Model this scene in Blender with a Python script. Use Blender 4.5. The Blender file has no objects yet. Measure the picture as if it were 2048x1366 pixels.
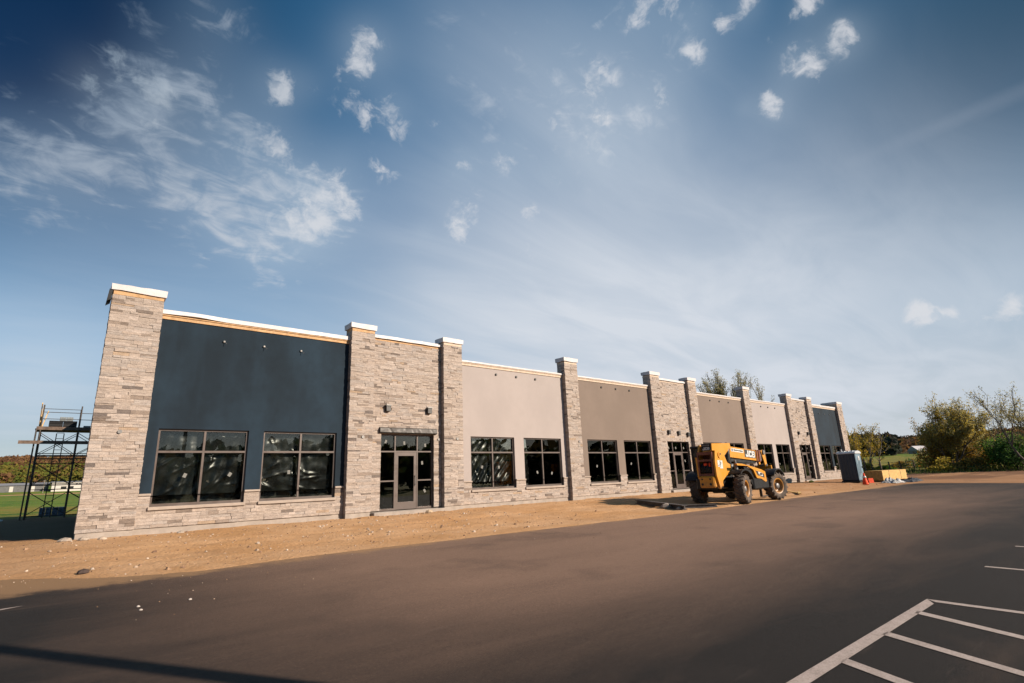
import bpy, math, random
from math import sin, cos, pi, radians, sqrt, exp, atan2
from mathutils import Vector, Matrix, noise as mnoise
random.seed(7)
sc = bpy.context.scene
COL = sc.collection

# ------------------------------------------------------------------ camera
CAM_H = 1.53
cam = bpy.data.cameras.new("camera"); cam.lens = 18.548; cam.sensor_width = 36.0
cam.clip_start = 0.1; cam.clip_end = 6000
camo = bpy.data.objects.new("camera", cam); COL.objects.link(camo)
cr = Vector((0.7651, -0.6427, -0.0395)); cu = Vector((-0.134, -0.2189, 0.9665)); cf = Vector((0.6298, 0.7342, 0.2537))
M3 = Matrix((cr, cu, -cf)).transposed()
camo.matrix_world = Matrix.Translation((0, 0, CAM_H)) @ M3.to_4x4()
sc.camera = camo

# ------------------------------------------------------------------ light
SUN_EL = radians(26.0)
SUN_H = Vector((0.514, -0.857, 0)).normalized()
sun = bpy.data.lights.new("sun", 'SUN'); sun.energy = 5.0; sun.angle = radians(0.53); sun.color = (1.0, 0.84, 0.68)
suno = bpy.data.objects.new("sun", sun); COL.objects.link(suno)
SUN_DIR = Vector((SUN_H.x * cos(SUN_EL), SUN_H.y * cos(SUN_EL), sin(SUN_EL)))
suno.rotation_euler = SUN_DIR.to_track_quat('Z', 'Y').to_euler()
sc.view_settings.view_transform = 'Standard'; sc.view_settings.look = 'None'
sc.view_settings.exposure = 0.9; sc.view_settings.gamma = 1.0
sc.render.engine = 'CYCLES'
sc.cycles.max_bounces = 6; sc.cycles.transparent_max_bounces = 12
sc.cycles.caustics_reflective = False; sc.cycles.caustics_refractive = False

# ------------------------------------------------------------------ sky
world = bpy.data.worlds.new("World"); sc.world = world; world.use_nodes = True
nt = world.node_tree; nt.nodes.clear()
class NB:
    """tiny node-building helper"""
    def __init__(s, tree): s.t = tree; s.n = tree.nodes; s.l = tree.links
    def put(s, sock, v):
        if isinstance(v, bpy.types.NodeSocket): s.l.new(v, sock)
        elif v is not None:
            if hasattr(sock.default_value, '__len__') and not hasattr(v, '__len__'): v = (v,) * len(sock.default_value)
            if hasattr(sock.default_value, '__len__') and len(sock.default_value) == 4 and len(v) == 3: v = tuple(v) + (1,)
            sock.default_value = v
    def math(s, op, a, b=None, c=None, clamp=False):
        n = s.n.new('ShaderNodeMath'); n.operation = op; n.use_clamp = clamp
        s.put(n.inputs[0], a)
        if b is not None: s.put(n.inputs[1], b)
        if c is not None: s.put(n.inputs[2], c)
        return n.outputs[0]
    def vm(s, op, a, b=None, out=0):
        n = s.n.new('ShaderNodeVectorMath'); n.operation = op
        s.put(n.inputs[0], a)
        if b is not None: s.put(n.inputs[1], b)
        return n.outputs[out]
    def scale(s, a, f):
        n = s.n.new('ShaderNodeVectorMath'); n.operation = 'SCALE'; s.put(n.inputs[0], a); s.put(n.inputs[3], f); return n.outputs[0]
    def sep(s, v): n = s.n.new('ShaderNodeSeparateXYZ'); s.put(n.inputs[0], v); return n.outputs
    def comb(s, x, y, z):
        n = s.n.new('ShaderNodeCombineXYZ'); s.put(n.inputs[0], x); s.put(n.inputs[1], y); s.put(n.inputs[2], z); return n.outputs[0]
    def noise(s, v, sc_, det=4, rough=.55, dist=0, out='Fac'):
        n = s.n.new('ShaderNodeTexNoise'); s.put(n.inputs['Vector'], v); s.put(n.inputs['Scale'], sc_)
        s.put(n.inputs['Detail'], det); s.put(n.inputs['Roughness'], rough); s.put(n.inputs['Distortion'], dist)
        return n.outputs[out]
    def mapr(s, v, a, b, c=0., d=1., smooth=True):
        n = s.n.new('ShaderNodeMapRange'); n.interpolation_type = 'SMOOTHSTEP' if smooth else 'LINEAR'
        for i, x in enumerate((v, a, b, c, d)): s.put(n.inputs[i], x)
        return n.outputs[0]
    def mix(s, f, a, b, mode='MIX'):
        n = s.n.new('ShaderNodeMix'); n.data_type = 'RGBA'; n.blend_type = mode
        s.put(n.inputs[0], f); s.put(n.inputs[6], a); s.put(n.inputs[7], b); return n.outputs[2]
    def mapping(s, v, sca=(1, 1, 1), rot=(0, 0, 0), loc=(0, 0, 0)):
        n = s.n.new('ShaderNodeMapping'); s.put(n.inputs[0], v); s.put(n.inputs[1], loc); s.put(n.inputs[2], rot); s.put(n.inputs[3], sca); return n.outputs[0]
W = NB(nt)
SKY_S = 0.06
tc = nt.nodes.new('ShaderNodeTexCoord'); dirv = W.vm('NORMALIZE', tc.outputs['Generated'])
sky = nt.nodes.new('ShaderNodeTexSky'); sky.sky_type = 'NISHITA'; sky.sun_disc = False
sky.sun_elevation = SUN_EL; sky.sun_rotation = atan2(SUN_H.x, SUN_H.y)
sky.air_density = 1.0; sky.dust_density = 0.6; sky.ozone_density = 3.0; sky.altitude = 300
dx, dy, dz = W.sep(dirv)
el = W.math('MAXIMUM', dz, 0.0)
# deeper and more teal away from the horizon, darkest high in the north-west
base = sky.outputs[0]
CL = 0.62 / SKY_S
def px_dir(px, py):
    d = cf + cr * ((px - 1024) / 1055.19) - cu * ((py - 683) / 1055.19)
    return d.normalized()
def blob(px, py, sig_px, amp=1.0):
    """soft round patch of sky: a gaussian of the angle to one sky direction"""
    d = px_dir(px, py)
    a = math.atan(sig_px / 1055.19) * d.dot(cf) ** 1.0
    k = 1.0 / (a * a)
    dt = W.vm('DOT_PRODUCT', dirv, tuple(d), out=1)
    return W.math('MULTIPLY', W.math('EXPONENT', W.math('MULTIPLY_ADD', dt, k, -k)), amp)
def addall(lst):
    r = lst[0]
    for x in lst[1:]: r = W.math('ADD', r, x)
    return r
base = W.mix(W.mapr(el, 0.22, 0.62), base, W.mix(1.0, base, (0.36, 1.10, 1.22), 'MULTIPLY'))
base = W.mix(W.mapr(el, 0.50, 0.25), base, W.mix(1.0, base, (1.25, 1.26, 1.14), 'MULTIPLY'))
base = W.mix(W.mapr(el, 0.26, 0.06), base, W.mix(1.0, base, (0.60, 0.56, 0.62), 'MULTIPLY'))
base = W.mix(W.math('MINIMUM', blob(-40, -60, 430, 1.1), .97), base, W.mix(1.0, base, (0.0, 0.12, 0.20), 'MULTIPLY'))
base = W.mix(blob(2130, -20, 480, 1.0), base, W.mix(1.0, base, (0.25, 0.28, 0.28), 'MULTIPLY'))
inv = W.math('DIVIDE', 1.0, W.math('ADD', el, 0.12))
plane = W.comb(W.math('MULTIPLY', dx, inv), W.math('MULTIPLY', dy, inv), 0.0)
# pale milky veil low in the middle and to the right
veil_n = W.noise(W.mapping(plane, (0.5, 0.9, 1), (0, 0, radians(30))), 1.1, 4, .55, .4)
vb = addall([blob(1450, 720, 260, .95), blob(1050, 730, 200, .52), blob(1880, 440, 190, .08), blob(1130, 170, 130, .20), blob(1270, 260, 100, .18), blob(40, 800, 130, .45), blob(940, 60, 120, .12), blob(1480, 340, 200, .06), blob(2000, 760, 200, .45), blob(820, 580, 190, .30), blob(300, 560, 200, .16), blob(1050, 400, 170, .14)])
vw_ = W.noise(W.mapping(plane, (.8, 2.6, 1), (0, 0, radians(-38))), 1.3, 6, .58, .8)
veil = W.math('MULTIPLY', vb, W.math('ADD', W.mapr(veil_n, 0.25, 0.75, .72, 1.05), W.mapr(vw_, .3, .7, -.05, .16)), clamp=True)
base = W.mix(veil, base, tuple(c * CL for c in (0.57, 0.61, 0.67)))
# streaked broken cloud fanning over the left
rot = W.mapping(plane, (2.0, 4.0, 1), (0, 0, radians(-50)))
cn = W.noise(rot, 2.6, 7, .60, .9)
cn2 = W.noise(W.mapping(dirv, (1, 1, 1.7)), 17.0, 6, .58, .8)
cm = W.math('ADD', W.math('MULTIPLY', cn, .48), W.math('MULTIPLY', cn2, .52))
cmask = addall([blob(500, 420, 85, .95), blob(430, 320, 90, .55), blob(640, 415, 55, .55), blob(570, 430, 60, .5), blob(330, 240, 85, .52), blob(40, 280, 80, .46), blob(150, 360, 70, .42), blob(400, 130, 80, .42), blob(260, 60, 55, .2), blob(20, 110, 45, .1), blob(550, 500, 45, .42), blob(420, 20, 50, .3), blob(1150, 165, 95, .34), blob(1250, 285, 70, .30), blob(1330, 30, 75, .36), blob(1010, 330, 90, .22), blob(900, 90, 80, .2), blob(1120, 60, 70, .22), blob(240, 270, 70, .4), blob(20, 330, 60, .4)])
cmask = W.math('MINIMUM', cmask, 1.0)
streak = W.mapr(W.math('ADD', W.math('MULTIPLY', W.math('SUBTRACT', cm, .5), 3.6), W.math('MULTIPLY', cmask, 0.62)), 0.26, 1.15, 0, .80)
streak = W.math('MULTIPLY', streak, W.mapr(cmask, 0.02, 0.40))
haze_ = W.math('MULTIPLY', W.math('MULTIPLY', cmask, .34), W.math('SUBTRACT', 1.0, W.math('MINIMUM', blob(0, -20, 260, 1.1), 1.0)))
base = W.mix(haze_, base, tuple(c * CL for c in (0.40, 0.50, 0.60)))
ccol = W.mix(blob(60, 0, 330, 1.), tuple(c * CL for c in (0.56, 0.59, 0.64)), tuple(c * CL for c in (0.17, 0.24, 0.33)))
base = W.mix(streak, base, ccol)
# small ragged puffs
pw = W.vm('ADD', dirv, W.scale(W.vm('SUBTRACT', W.noise(dirv, 16, 4, .6, 0, 'Color'), (.5, .5, .5)), .05))
pn = W.noise(W.mapping(pw, (1, 1, 1.25)), 24.0, 6, .60, .3)
puffs = [(735, 92, 26, 1.), (732, 122, 24, .8), (705, 140, 36, .35), (722, 220, 42, .62), (790, 218, 18, .6), (792, 256, 22, .72), (556, 172, 24, .8), (560, 185, 20, .7), (690, 330, 20, .4), (772, 335, 24, .7), (925, 333, 18, .8), (935, 458, 24, .85), (912, 455, 16, .6), (935, 405, 26, .5), (848, 467, 10, .6), (875, 240, 16, .45), (1010, 325, 24, .42), (1040, 512, 26, .42), (615, 165, 18, .35),
         (670, 398, 36, .85), (640, 415, 30, .7), (700, 420, 26, .7), (610, 445, 36, .7), (575, 330, 30, .45), (545, 280, 34, .4), (290, 180, 34, .62), (320, 185, 24, .5), (225, 125, 26, .62), (190, 168, 24, .5), (640, 345, 26, .5), (300, 240, 24, .4), (590, 425, 24, .5),
         (1596, 122, 22, .95), (1622, 140, 22, .9), (1690, 82, 22, .95), (1684, 72, 14, .7), (1678, 55, 12, .4), (1534, 202, 16, .85), (1550, 216, 18, .85), (1444, 50, 18, .9), (1386, 100, 26, .62), (1396, 118, 16, .6), (1490, 10, 18, .75), (1600, 14, 22, .72), (1622, 6, 18, .7), (1190, 240, 24, .55), (1205, 290, 28, .6), (1110, 280, 24, .5), (1325, 190, 24, .62), (1360, 20, 34, .5), (1280, 15, 34, .45), (1275, 55, 20, .45), (1395, 20, 20, .5), (1170, 155, 36, .35), (1210, 160, 30, .3), (1580, 95, 12, .35), (1490, 215, 10, .4), (1545, 80, 10, .35),
         (1838, 630, 20, .8), (1856, 626, 20, 1.), (1898, 628, 16, 1.), (1965, 645, 14, .95), (2030, 614, 22, 1.), (1060, 425, 14, .75), (1115, 345, 16, .62), (1115, 240, 14, .45), (1904, 725, 24, .3), (1920, 650, 14, .4)]
pm = addall([blob(x, y, r * .85, s) for x, y, r, s in puffs])
base = W.mix(W.math('MULTIPLY', W.math('MINIMUM', addall([blob(x, y, r * 1.5, s) for x, y, r, s in puffs[::2]]), 1.0), .20), base, tuple(c * CL for c in (0.42, 0.50, 0.58)))
puff = W.mapr(W.math('ADD', W.math('MULTIPLY', W.math('MINIMUM', pm, 1.0), 0.72), W.math('MULTIPLY', W.math('SUBTRACT', pn, .5), 2.8)), 0.26, 1.08, 0, .74)
puff = W.math('MULTIPLY', puff, W.mapr(pm, .05, .40))
base = W.mix(puff, base, W.mix(blob(60, 0, 300, 1.), tuple(c * CL for c in (0.64, 0.645, 0.67)), tuple(c * CL for c in (0.24, 0.32, 0.40))))
# one faint contrail on the right
pa, pb = px_dir(1690, 330), px_dir(2040, 185)
nrm = pa.cross(pb).normalized()
dd = W.math('ABSOLUTE', W.vm('DOT_PRODUCT', dirv, tuple(nrm), out=1))
ct = W.math('MULTIPLY', W.mapr(W.math('ADD', dd, W.math('MULTIPLY', W.math('SUBTRACT', cn2, .5), .012)), 0.016, 0.0), blob(1980, 215, 150, .08))
base = W.mix(ct, base, tuple(c * CL for c in (0.46, 0.50, 0.58)))
bg = nt.nodes.new('ShaderNodeBackground'); bg.inputs[1].default_value = SKY_S
nt.links.new(base, bg.inputs[0])
wo = nt.nodes.new('ShaderNodeOutputWorld'); nt.links.new(bg.outputs[0], wo.inputs[0])

# ------------------------------------------------------------------ materials
MATS = {}
def newmat(name):
    m = bpy.data.materials.new(name); m.use_nodes = True; m.node_tree.nodes.clear()
    b = NB(m.node_tree); out = b.n.new('ShaderNodeOutputMaterial'); p = b.n.new('ShaderNodeBsdfPrincipled')
    b.l.new(p.outputs[0], out.inputs[0]); MATS[name] = m
    return m, b, p, out
def bump(b, p, h, strength=.3, dist=.02):
    n = b.n.new('ShaderNodeBump'); n.inputs['Strength'].default_value = strength; n.inputs['Distance'].default_value = dist
    b.l.new(h, n.inputs['Height']); b.l.new(n.outputs[0], p.inputs['Normal'])
def objco(b): return b.n.new('ShaderNodeTexCoord').outputs['Object']
def simple(name, col, rough=.6, metal=0., var=.25, scale=3., bumpy=0., bscale=40., spec=.5):
    m, b, p, o = newmat(name); co = objco(b)
    n = b.noise(co, scale, 5, .6)
    c = b.mix(b.mapr(n, .25, .75), tuple(x * (1 - var) for x in col), tuple(min(1, x * (1 + var)) for x in col))
    b.put(p.inputs['Base Color'], c); p.inputs['Metallic'].default_value = metal
    b.put(p.inputs['Roughness'], b.mapr(b.noise(co, scale * 2.3, 3), .3, .7, max(.03, rough - .1), min(1, rough + .1)))
    p.inputs['Specular IOR Level'].default_value = spec
    if bumpy: bump(b, p, b.noise(co, bscale, 4), bumpy, .01)
    return m
def stone_mat():
    m, b, p, o = newmat('stone_veneer'); co = objco(b)
    at = b.n.new('ShaderNodeVertexColor'); at.layer_name = 'Col'
    n1 = b.noise(b.mapping(co, (3, 3, 9)), 2.2, 6, .65)
    n2 = b.noise(co, 38, 5, .7)
    c = b.mix(1.0, at.outputs[0], b.mix(b.mapr(n1, .3, .7), (.80, .79, .79), (1.12, 1.10, 1.08)), 'MULTIPLY')
    c = b.mix(1.0, c, b.mix(b.mapr(n2, .3, .7), (.84, .84, .85), (1.1, 1.1, 1.1)), 'MULTIPLY')
    n3 = b.noise(b.mapping(co, (1.6, 1.6, 8)), 1.7, 5, .6)     # smoky brown smudges in the cast stone
    c = b.mix(b.mapr(n3, .57, .72, 0, .50), c, (.135, .112, .097))
    b.put(p.inputs['Base Color'], c); p.inputs['Roughness'].default_value = .9; p.inputs['Specular IOR Level'].default_value = .25
    bump(b, p, b.math('ADD', n2, b.math('MULTIPLY', n1, 1.2)), .65, .02)
stone_mat()
def stucco(name, col, var=.12, mott=0.0):
    m, b, p, o = newmat(name); co = objco(b)
    n = b.noise(b.mapping(co, (1, 1, .55)), .55, 4, .6)
    n2 = b.noise(co, 3.1, 5, .6)
    c = b.mix(b.mapr(n, .3, .7), tuple(x * (1 - var) for x in col), tuple(x * (1 + var) for x in col))
    c = b.mix(b.mapr(n2, .35, .75, 0, .35), c, tuple(x * (1 - var * 1.6) for x in col))
    if mott: # darker damp patches and vertical streaks of fresh coating
        s = b.noise(b.mapping(co, (1.3, 1, .16)), 1.6, 4, .55)
        c = b.mix(b.mapr(s, .48, .68, 0, mott), c, tuple(x * 1.5 for x in col))
    b.put(p.inputs['Base Color'], c); p.inputs['Roughness'].default_value = .88; p.inputs['Specular IOR Level'].default_value = .25
    bump(b, p, b.noise(co, 160, 3, .7), .25, .004)
stucco('stucco_navy', (.0082, .0178, .0285), .34, .22)
stucco('stucco_cream', (.285, .25, .236), .05)
stucco('stucco_taupe', (.155, .121, .10), .07)
simple('wood_new', (0.3696, 0.2218, 0.1047), .75, var=.25, scale=6, bumpy=.2)
simple('wood_pale', (.42, .33, .25), .75, var=.15, scale=6, bumpy=.2)
simple('wood_board', (.46, .285, .09), .75, var=.22, scale=5, bumpy=.2)
simple('wood_old', (0.09856, 0.06776, 0.04928), .85, var=.4, scale=6, bumpy=.3)
simple('white_wrap', (0.4558, 0.4312, 0.4312), .55, var=.08, scale=2, bumpy=.6, bscale=9)
simple('concrete', (0.2587, 0.2218, 0.191), .9, var=.15, scale=3, bumpy=.25)
simple('cast_sill', (0.2772, 0.2279, 0.191), .85, var=.12, scale=4, bumpy=.2)
simple('bronze_frame', (0.07084, 0.05051, 0.04189), .45, var=.12, scale=2, spec=.5)
simple('dark_flashing', (.038, .033, .030), .55, metal=0., var=.6, scale=3, bumpy=.6, bscale=7)
simple('black_metal', (.02, .018, .017), .5, var=.3, scale=5)
simple('black_plastic', (.006, .006, .0065), .5, var=.3, scale=5, bumpy=.1, spec=.3)
simple('grey_metal', (.16, .155, .15), .5, metal=.5, var=.2, scale=6)
simple('interior_dark', (.045, .043, .04), .9, var=.3)
simple('interior_floor', (0.1355, 0.1232, 0.1109), .8, var=.2)
simple('roofing', (0.154, 0.154, 0.154), .9)
simple('block_wall', (0.1848, 0.1725, 0.1602), .9, var=.15, bumpy=.2)
simple('paper_white', (0.13, 0.13, 0.12), .7, var=.08)
simple('scaffold_steel', (.045, .036, .030), .6, metal=.3, var=.5, scale=8)
simple('block_grey', (0.1478, 0.1663, 0.1725), .9, var=.3, scale=12, bumpy=.3)
simple('pallet_wrap', (0.0616, 0.08624, 0.1355), .4, var=.7, scale=9, bumpy=.5)
simple('hazard_orange', (.62, .05, .006), .8, var=.12, scale=6)
simple('reflect_white', (0.4928, 0.4928, 0.4805), .4, var=.05)
simple('cone_base', (.03, .03, .03), .8)
simple('toilet_blue', (.006, .021, .042), .45, var=.12, scale=3)
simple('toilet_door', (0.1232, 0.1848, 0.2279), .45, var=.1, scale=3)
simple('toilet_roof', (0.3819, 0.4066, 0.4189), .45, var=.08)
simple('tarp_white', (.20, .20, .20), .5, var=.95, scale=3.2)
simple('tarp_black', (.02, .02, .022), .4, var=.4, scale=6)
simple('rubber', (.036, .030, .026), .9, var=.45, scale=6, bumpy=.3)
simple('rubber_dusty', (.070, .052, .040), .95, var=.4, scale=5, bumpy=.3)
simple('hose', (.012, .012, .012), .4)
simple('sticker_white', (0.462, 0.4558, 0.4312), .5, var=.06)
simple('ink_black', (.012, .012, .012), .6)
simple('mark_white', (0.4928, 0.4928, 0.4805), .5, var=.03)
simple('rail_dark', (.055, .05, .05), .5, metal=.4, var=.5, scale=5)
simple('bark', (0.08008, 0.0616, 0.0462), .95, var=.35, scale=9, bumpy=.4)
simple('bark_pale', (0.1848, 0.1602, 0.1294), .95, var=.35, scale=9, bumpy=.4)
simple('shed_white', (0.4066, 0.3819, 0.345), .8, var=.06)
simple('shed_grey', (.085, .085, .085), .7, var=.2, scale=1)
simple('shed_roof', (.17, .17, .18), .6, var=.1)
simple('glass_dark', (.012, .013, .014), .15, var=.3)
simple('pole_steel', (0.0616, 0.05544, 0.04928), .5, metal=.6)
def yellow_mat():
    m, b, p, o = newmat('machine_yellow'); co = objco(b)
    n = b.noise(co, 2.6, 6, .65); n2 = b.noise(co, 14, 5, .7)
    c = b.mix(b.mapr(n, .5, .8, 0, .5), (.47, .195, .008), (.35, .145, .012))
    c = b.mix(b.mapr(n2, .60, .78, 0, .55), c, (.16, .08, .028))
    zz_ = b.sep(co)[2]
    c = b.mix(b.mapr(b.math('SUBTRACT', b.math('MULTIPLY', n2, 1.6), zz_), -.35, .45, 0, .7), c, (.15, .09, .05))
    b.put(p.inputs['Base Color'], c); b.put(p.inputs['Roughness'], b.mapr(n, .3, .7, .35, .6))
yellow_mat()
simple('machine_red_shade', (0.1232, 0.02772, 0.01232), .5, var=.35, scale=5)  # red of the boom collar; painted shade on the yellow rear frame
def glass_mat():
    m = bpy.data.materials.new('window_glass'); m.use_nodes = True; m.node_tree.nodes.clear(); b = NB(m.node_tree)
    out = b.n.new('ShaderNodeOutputMaterial'); t = b.n.new('ShaderNodeBsdfTransparent'); t.inputs[0].default_value = (.88, .90, .89, 1)
    g = b.n.new('ShaderNodeBsdfGlossy'); g.inputs['Roughness'].default_value = .0; g.inputs[0].default_value = (.9, .92, .92, 1)
    fr = b.n.new('ShaderNodeFresnel'); fr.inputs[0].default_value = 1.5
    bp = b.n.new('ShaderNodeBump'); bp.inputs['Strength'].default_value = .03; bp.inputs['Distance'].default_value = .02
    b.l.new(b.noise(objco(b), 1.3, 2, .5), bp.inputs['Height'])
    b.l.new(bp.outputs[0], g.inputs['Normal'])
    mx = b.n.new('ShaderNodeMixShader'); b.l.new(fr.outputs[0], mx.inputs[0]); b.l.new(t.outputs[0], mx.inputs[1]); b.l.new(g.outputs[0], mx.inputs[2])
    b.l.new(mx.outputs[0], out.inputs[0]); MATS['window_glass'] = m
glass_mat()
def sheet_mat():
    m, b, p, o = newmat('plastic_sheet'); co = objco(b)
    n = b.noise(co, 1.5, 3)
    b.put(p.inputs['Base Color'], b.mix(b.mapr(n, .35, .65), (.004, .0045, .0045), (.012, .014, .013)))
    b.put(p.inputs['Roughness'], .27); p.inputs['Specular IOR Level'].default_value = .26
sheet_mat()
def leaf_mat(name):
    m, b, p, o = newmat(name)
    at = b.n.new('ShaderNodeVertexColor'); at.layer_name = 'Col'
    b.put(p.inputs['Base Color'], at.outputs[0]); p.inputs['Roughness'].default_value = .8; p.inputs['Specular IOR Level'].default_value = .15
    tr = b.n.new('ShaderNodeBsdfTranslucent'); b.l.new(at.outputs[0], tr.inputs[0])
    mx = b.n.new('ShaderNodeMixShader'); mx.inputs[0].default_value = .42
    b.l.new(p.outputs[0], mx.inputs[1]); b.l.new(tr.outputs[0], mx.inputs[2]); b.l.new(mx.outputs[0], o.inputs[0])
leaf_mat('foliage')
def vc_mat(name, rough=.9, nscale=20, bstr=.4):
    m, b, p, o = newmat(name); co = objco(b)
    at = b.n.new('ShaderNodeVertexColor'); at.layer_name = 'Col'
    n = b.noise(co, nscale, 5, .65)
    b.put(p.inputs['Base Color'], b.mix(1., at.outputs[0], b.mix(b.mapr(n, .3, .7), (.75, .75, .75), (1.2, 1.2, 1.2)), 'MULTIPLY'))
    p.inputs['Roughness'].default_value = rough; p.inputs['Specular IOR Level'].default_value = .25
    bump(b, p, n, bstr, .01)
vc_mat('rubble')
def asphalt_mat():
    m, b, p, o = newmat('asphalt'); co = objco(b)
    fine = b.noise(co, 170, 3, .8); mid = b.noise(co, 9, 5, .6); big = b.noise(b.mapping(co, (.45, 1.5, 1)), .42, 9, .68, .5)
    x, y, z = b.sep(co)
    c = b.mix(b.mapr(fine, .3, .72), (.0062, .0052, .0048), (.019, .0157, .014))
    dust_falloff = b.math('MULTIPLY', b.mapr(y, 2.0, 6.8), b.math('MULTIPLY', b.mapr(x, 50, 14), b.mapr(x, -1.0, 5.4)))   # tracked-off dirt, plus lens-like corner darkening painted into the colour
    dn = b.math('ADD', b.math('MULTIPLY', dust_falloff, .60), b.math('MULTIPLY', b.math('SUBTRACT', big, .5), .46), clamp=True)
    c = b.mix(dn, c, (.275, .170, .118))
    ag = b.noise(co, 42, 3, .75); ag2 = b.noise(co, 13, 4, .65)
    c = b.mix(b.mapr(ag, .52, .74, 0, .55), c, b.mix(1.0, c, (1.9, 1.85, 1.8), 'MULTIPLY'))
    c = b.mix(b.mapr(ag, .46, .26, 0, .6), c, b.mix(1.0, c, (.45, .45, .46), 'MULTIPLY'))
    c = b.mix(b.mapr(ag2, .48, .72, 0, .35), c, b.mix(1.0, c, (.66, .66, .66), 'MULTIPLY'))
    scf = b.noise(b.mapping(co, (.35, 3.5, 1), (0, 0, .25)), 1.1, 6, .7)         # scuffs and dried wash marks
    c = b.mix(b.mapr(scf, .60, .76, 0, .20), c, (.16, .118, .09))
    c = b.mix(b.mapr(b.noise(co, .55, 3), .54, .72, 0, .28), c, (.022, .017, .015))
    ed = b.math('ADD', b.math('SUBTRACT', 11.35, y), b.math('MULTIPLY', b.math('SUBTRACT', b.noise(co, .9, 6, .7), .5), 2.0))
    c = b.mix(b.mapr(ed, .0, .55, .75, 0), c, (.27, .16, .08))
    b.put(p.inputs['Base Color'], c); p.inputs['Roughness'].default_value = .9; p.inputs['Specular IOR Level'].default_value = .2
    bump(b, p, b.math('ADD', fine, b.math('MULTIPLY', mid, .7)), .7, .012)
asphalt_mat()
def paint_mat():
    m, b, p, o = newmat('road_paint'); co = objco(b)
    n = b.noise(co, 60, 5, .8); n2 = b.noise(co, 5, 4, .6)
    c = b.mix(b.mapr(b.math('ADD', n, b.math('MULTIPLY', n2, .5)), .62, .98, 0, .8), (.37, .30, .265), (.17, .135, .11))
    b.put(p.inputs['Base Color'], c); p.inputs['Roughness'].default_value = .75
    bump(b, p, b.noise(co, 170, 3, .8), .6, .01)
paint_mat()
def ground_mat():
    m, b, p, o = newmat('ground'); co = objco(b)
    at = b.n.new('ShaderNodeVertexColor'); at.layer_name = 'Col'   # r: grass, g: wood floor, b: damp soil and painted building shade
    s = b.n.new('ShaderNodeSeparateColor'); b.l.new(at.outputs[0], s.inputs[0])
    n1 = b.noise(co, .45, 5, .6, .3); n2 = b.noise(co, 4, 6, .65); n3 = b.noise(co, 45, 5, .75)
    d = b.mix(b.mapr(n1, .32, .68), (.39, .218, .10), (.45, .275, .15))
    d = b.mix(b.mapr(n2, .42, .72, 0, .42), d, (.29, .15, .068))
    gx_ = b.sep(co)[0]
    d = b.mix(b.math('MULTIPLY', b.mapr(gx_, 24, 50), .65), d, (.20, .098, .050))
    d = b.mix(b.math('MULTIPLY', b.mapr(gx_, 2.5, -1.5), .45), d, (.22, .125, .065))
    vo = b.n.new('ShaderNodeTexVoronoi'); vo.inputs['Scale'].default_value = 14; b.put(vo.inputs['Vector'], co)
    d = b.mix(b.mapr(vo.outputs['Distance'], .05, .17, .55, 0), d, (.33, .25, .18))
    d = b.mix(b.mapr(n3, .58, .74, 0, .75), d, (.15, .08, .042))
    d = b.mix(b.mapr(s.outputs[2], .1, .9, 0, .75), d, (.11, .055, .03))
    g1 = b.noise(co, .16, 5, .6); g2 = b.noise(b.mapping(co, (1, 3, 1)), .9, 6, .7)
    g = b.mix(b.mapr(g1, .36, .64), (.050, .120, .014), (.085, .155, .020))
    g = b.mix(b.mapr(g2, .45, .72, 0, .8), g, (.19, .165, .045))
    g = b.mix(b.mapr(n3, .5, .8, 0, .5), g, (.03, .06, .01))
    gs_ = b.noise(b.mapping(co, (.11, .26, 1)), 1.0, 8, .74)
    yy_ = b.sep(co)[1]
    g = b.mix(b.mapr(b.math('ADD', gs_, b.mapr(yy_, 85, 44, 0, .14)), .50, .62, 0, .9), g, (.17, .135, .03))
    g = b.mix(b.mapr(gs_, .48, .38, 0, .75), g, (.026, .065, .008))
    w = b.mix(b.mapr(g2, .35, .65), (.085, .055, .028), (.045, .050, .018))
    gm = b.mapr(b.math('ADD', s.outputs[0], b.math('MULTIPLY', b.math('SUBTRACT', n2, .5), .7)), .35, .65)
    c = b.mix(gm, d, g); c = b.mix(s.outputs[1], c, w)
    b.put(p.inputs['Base Color'], c); p.inputs['Roughness'].default_value = .95; p.inputs['Specular IOR Level'].default_value = .1
    bump(b, p, b.math('ADD', b.math('ADD', n2, b.math('MULTIPLY', n3, .6)), b.math('MULTIPLY', vo.outputs['Distance'], -.5)), .6, .04)
ground_mat()

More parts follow.
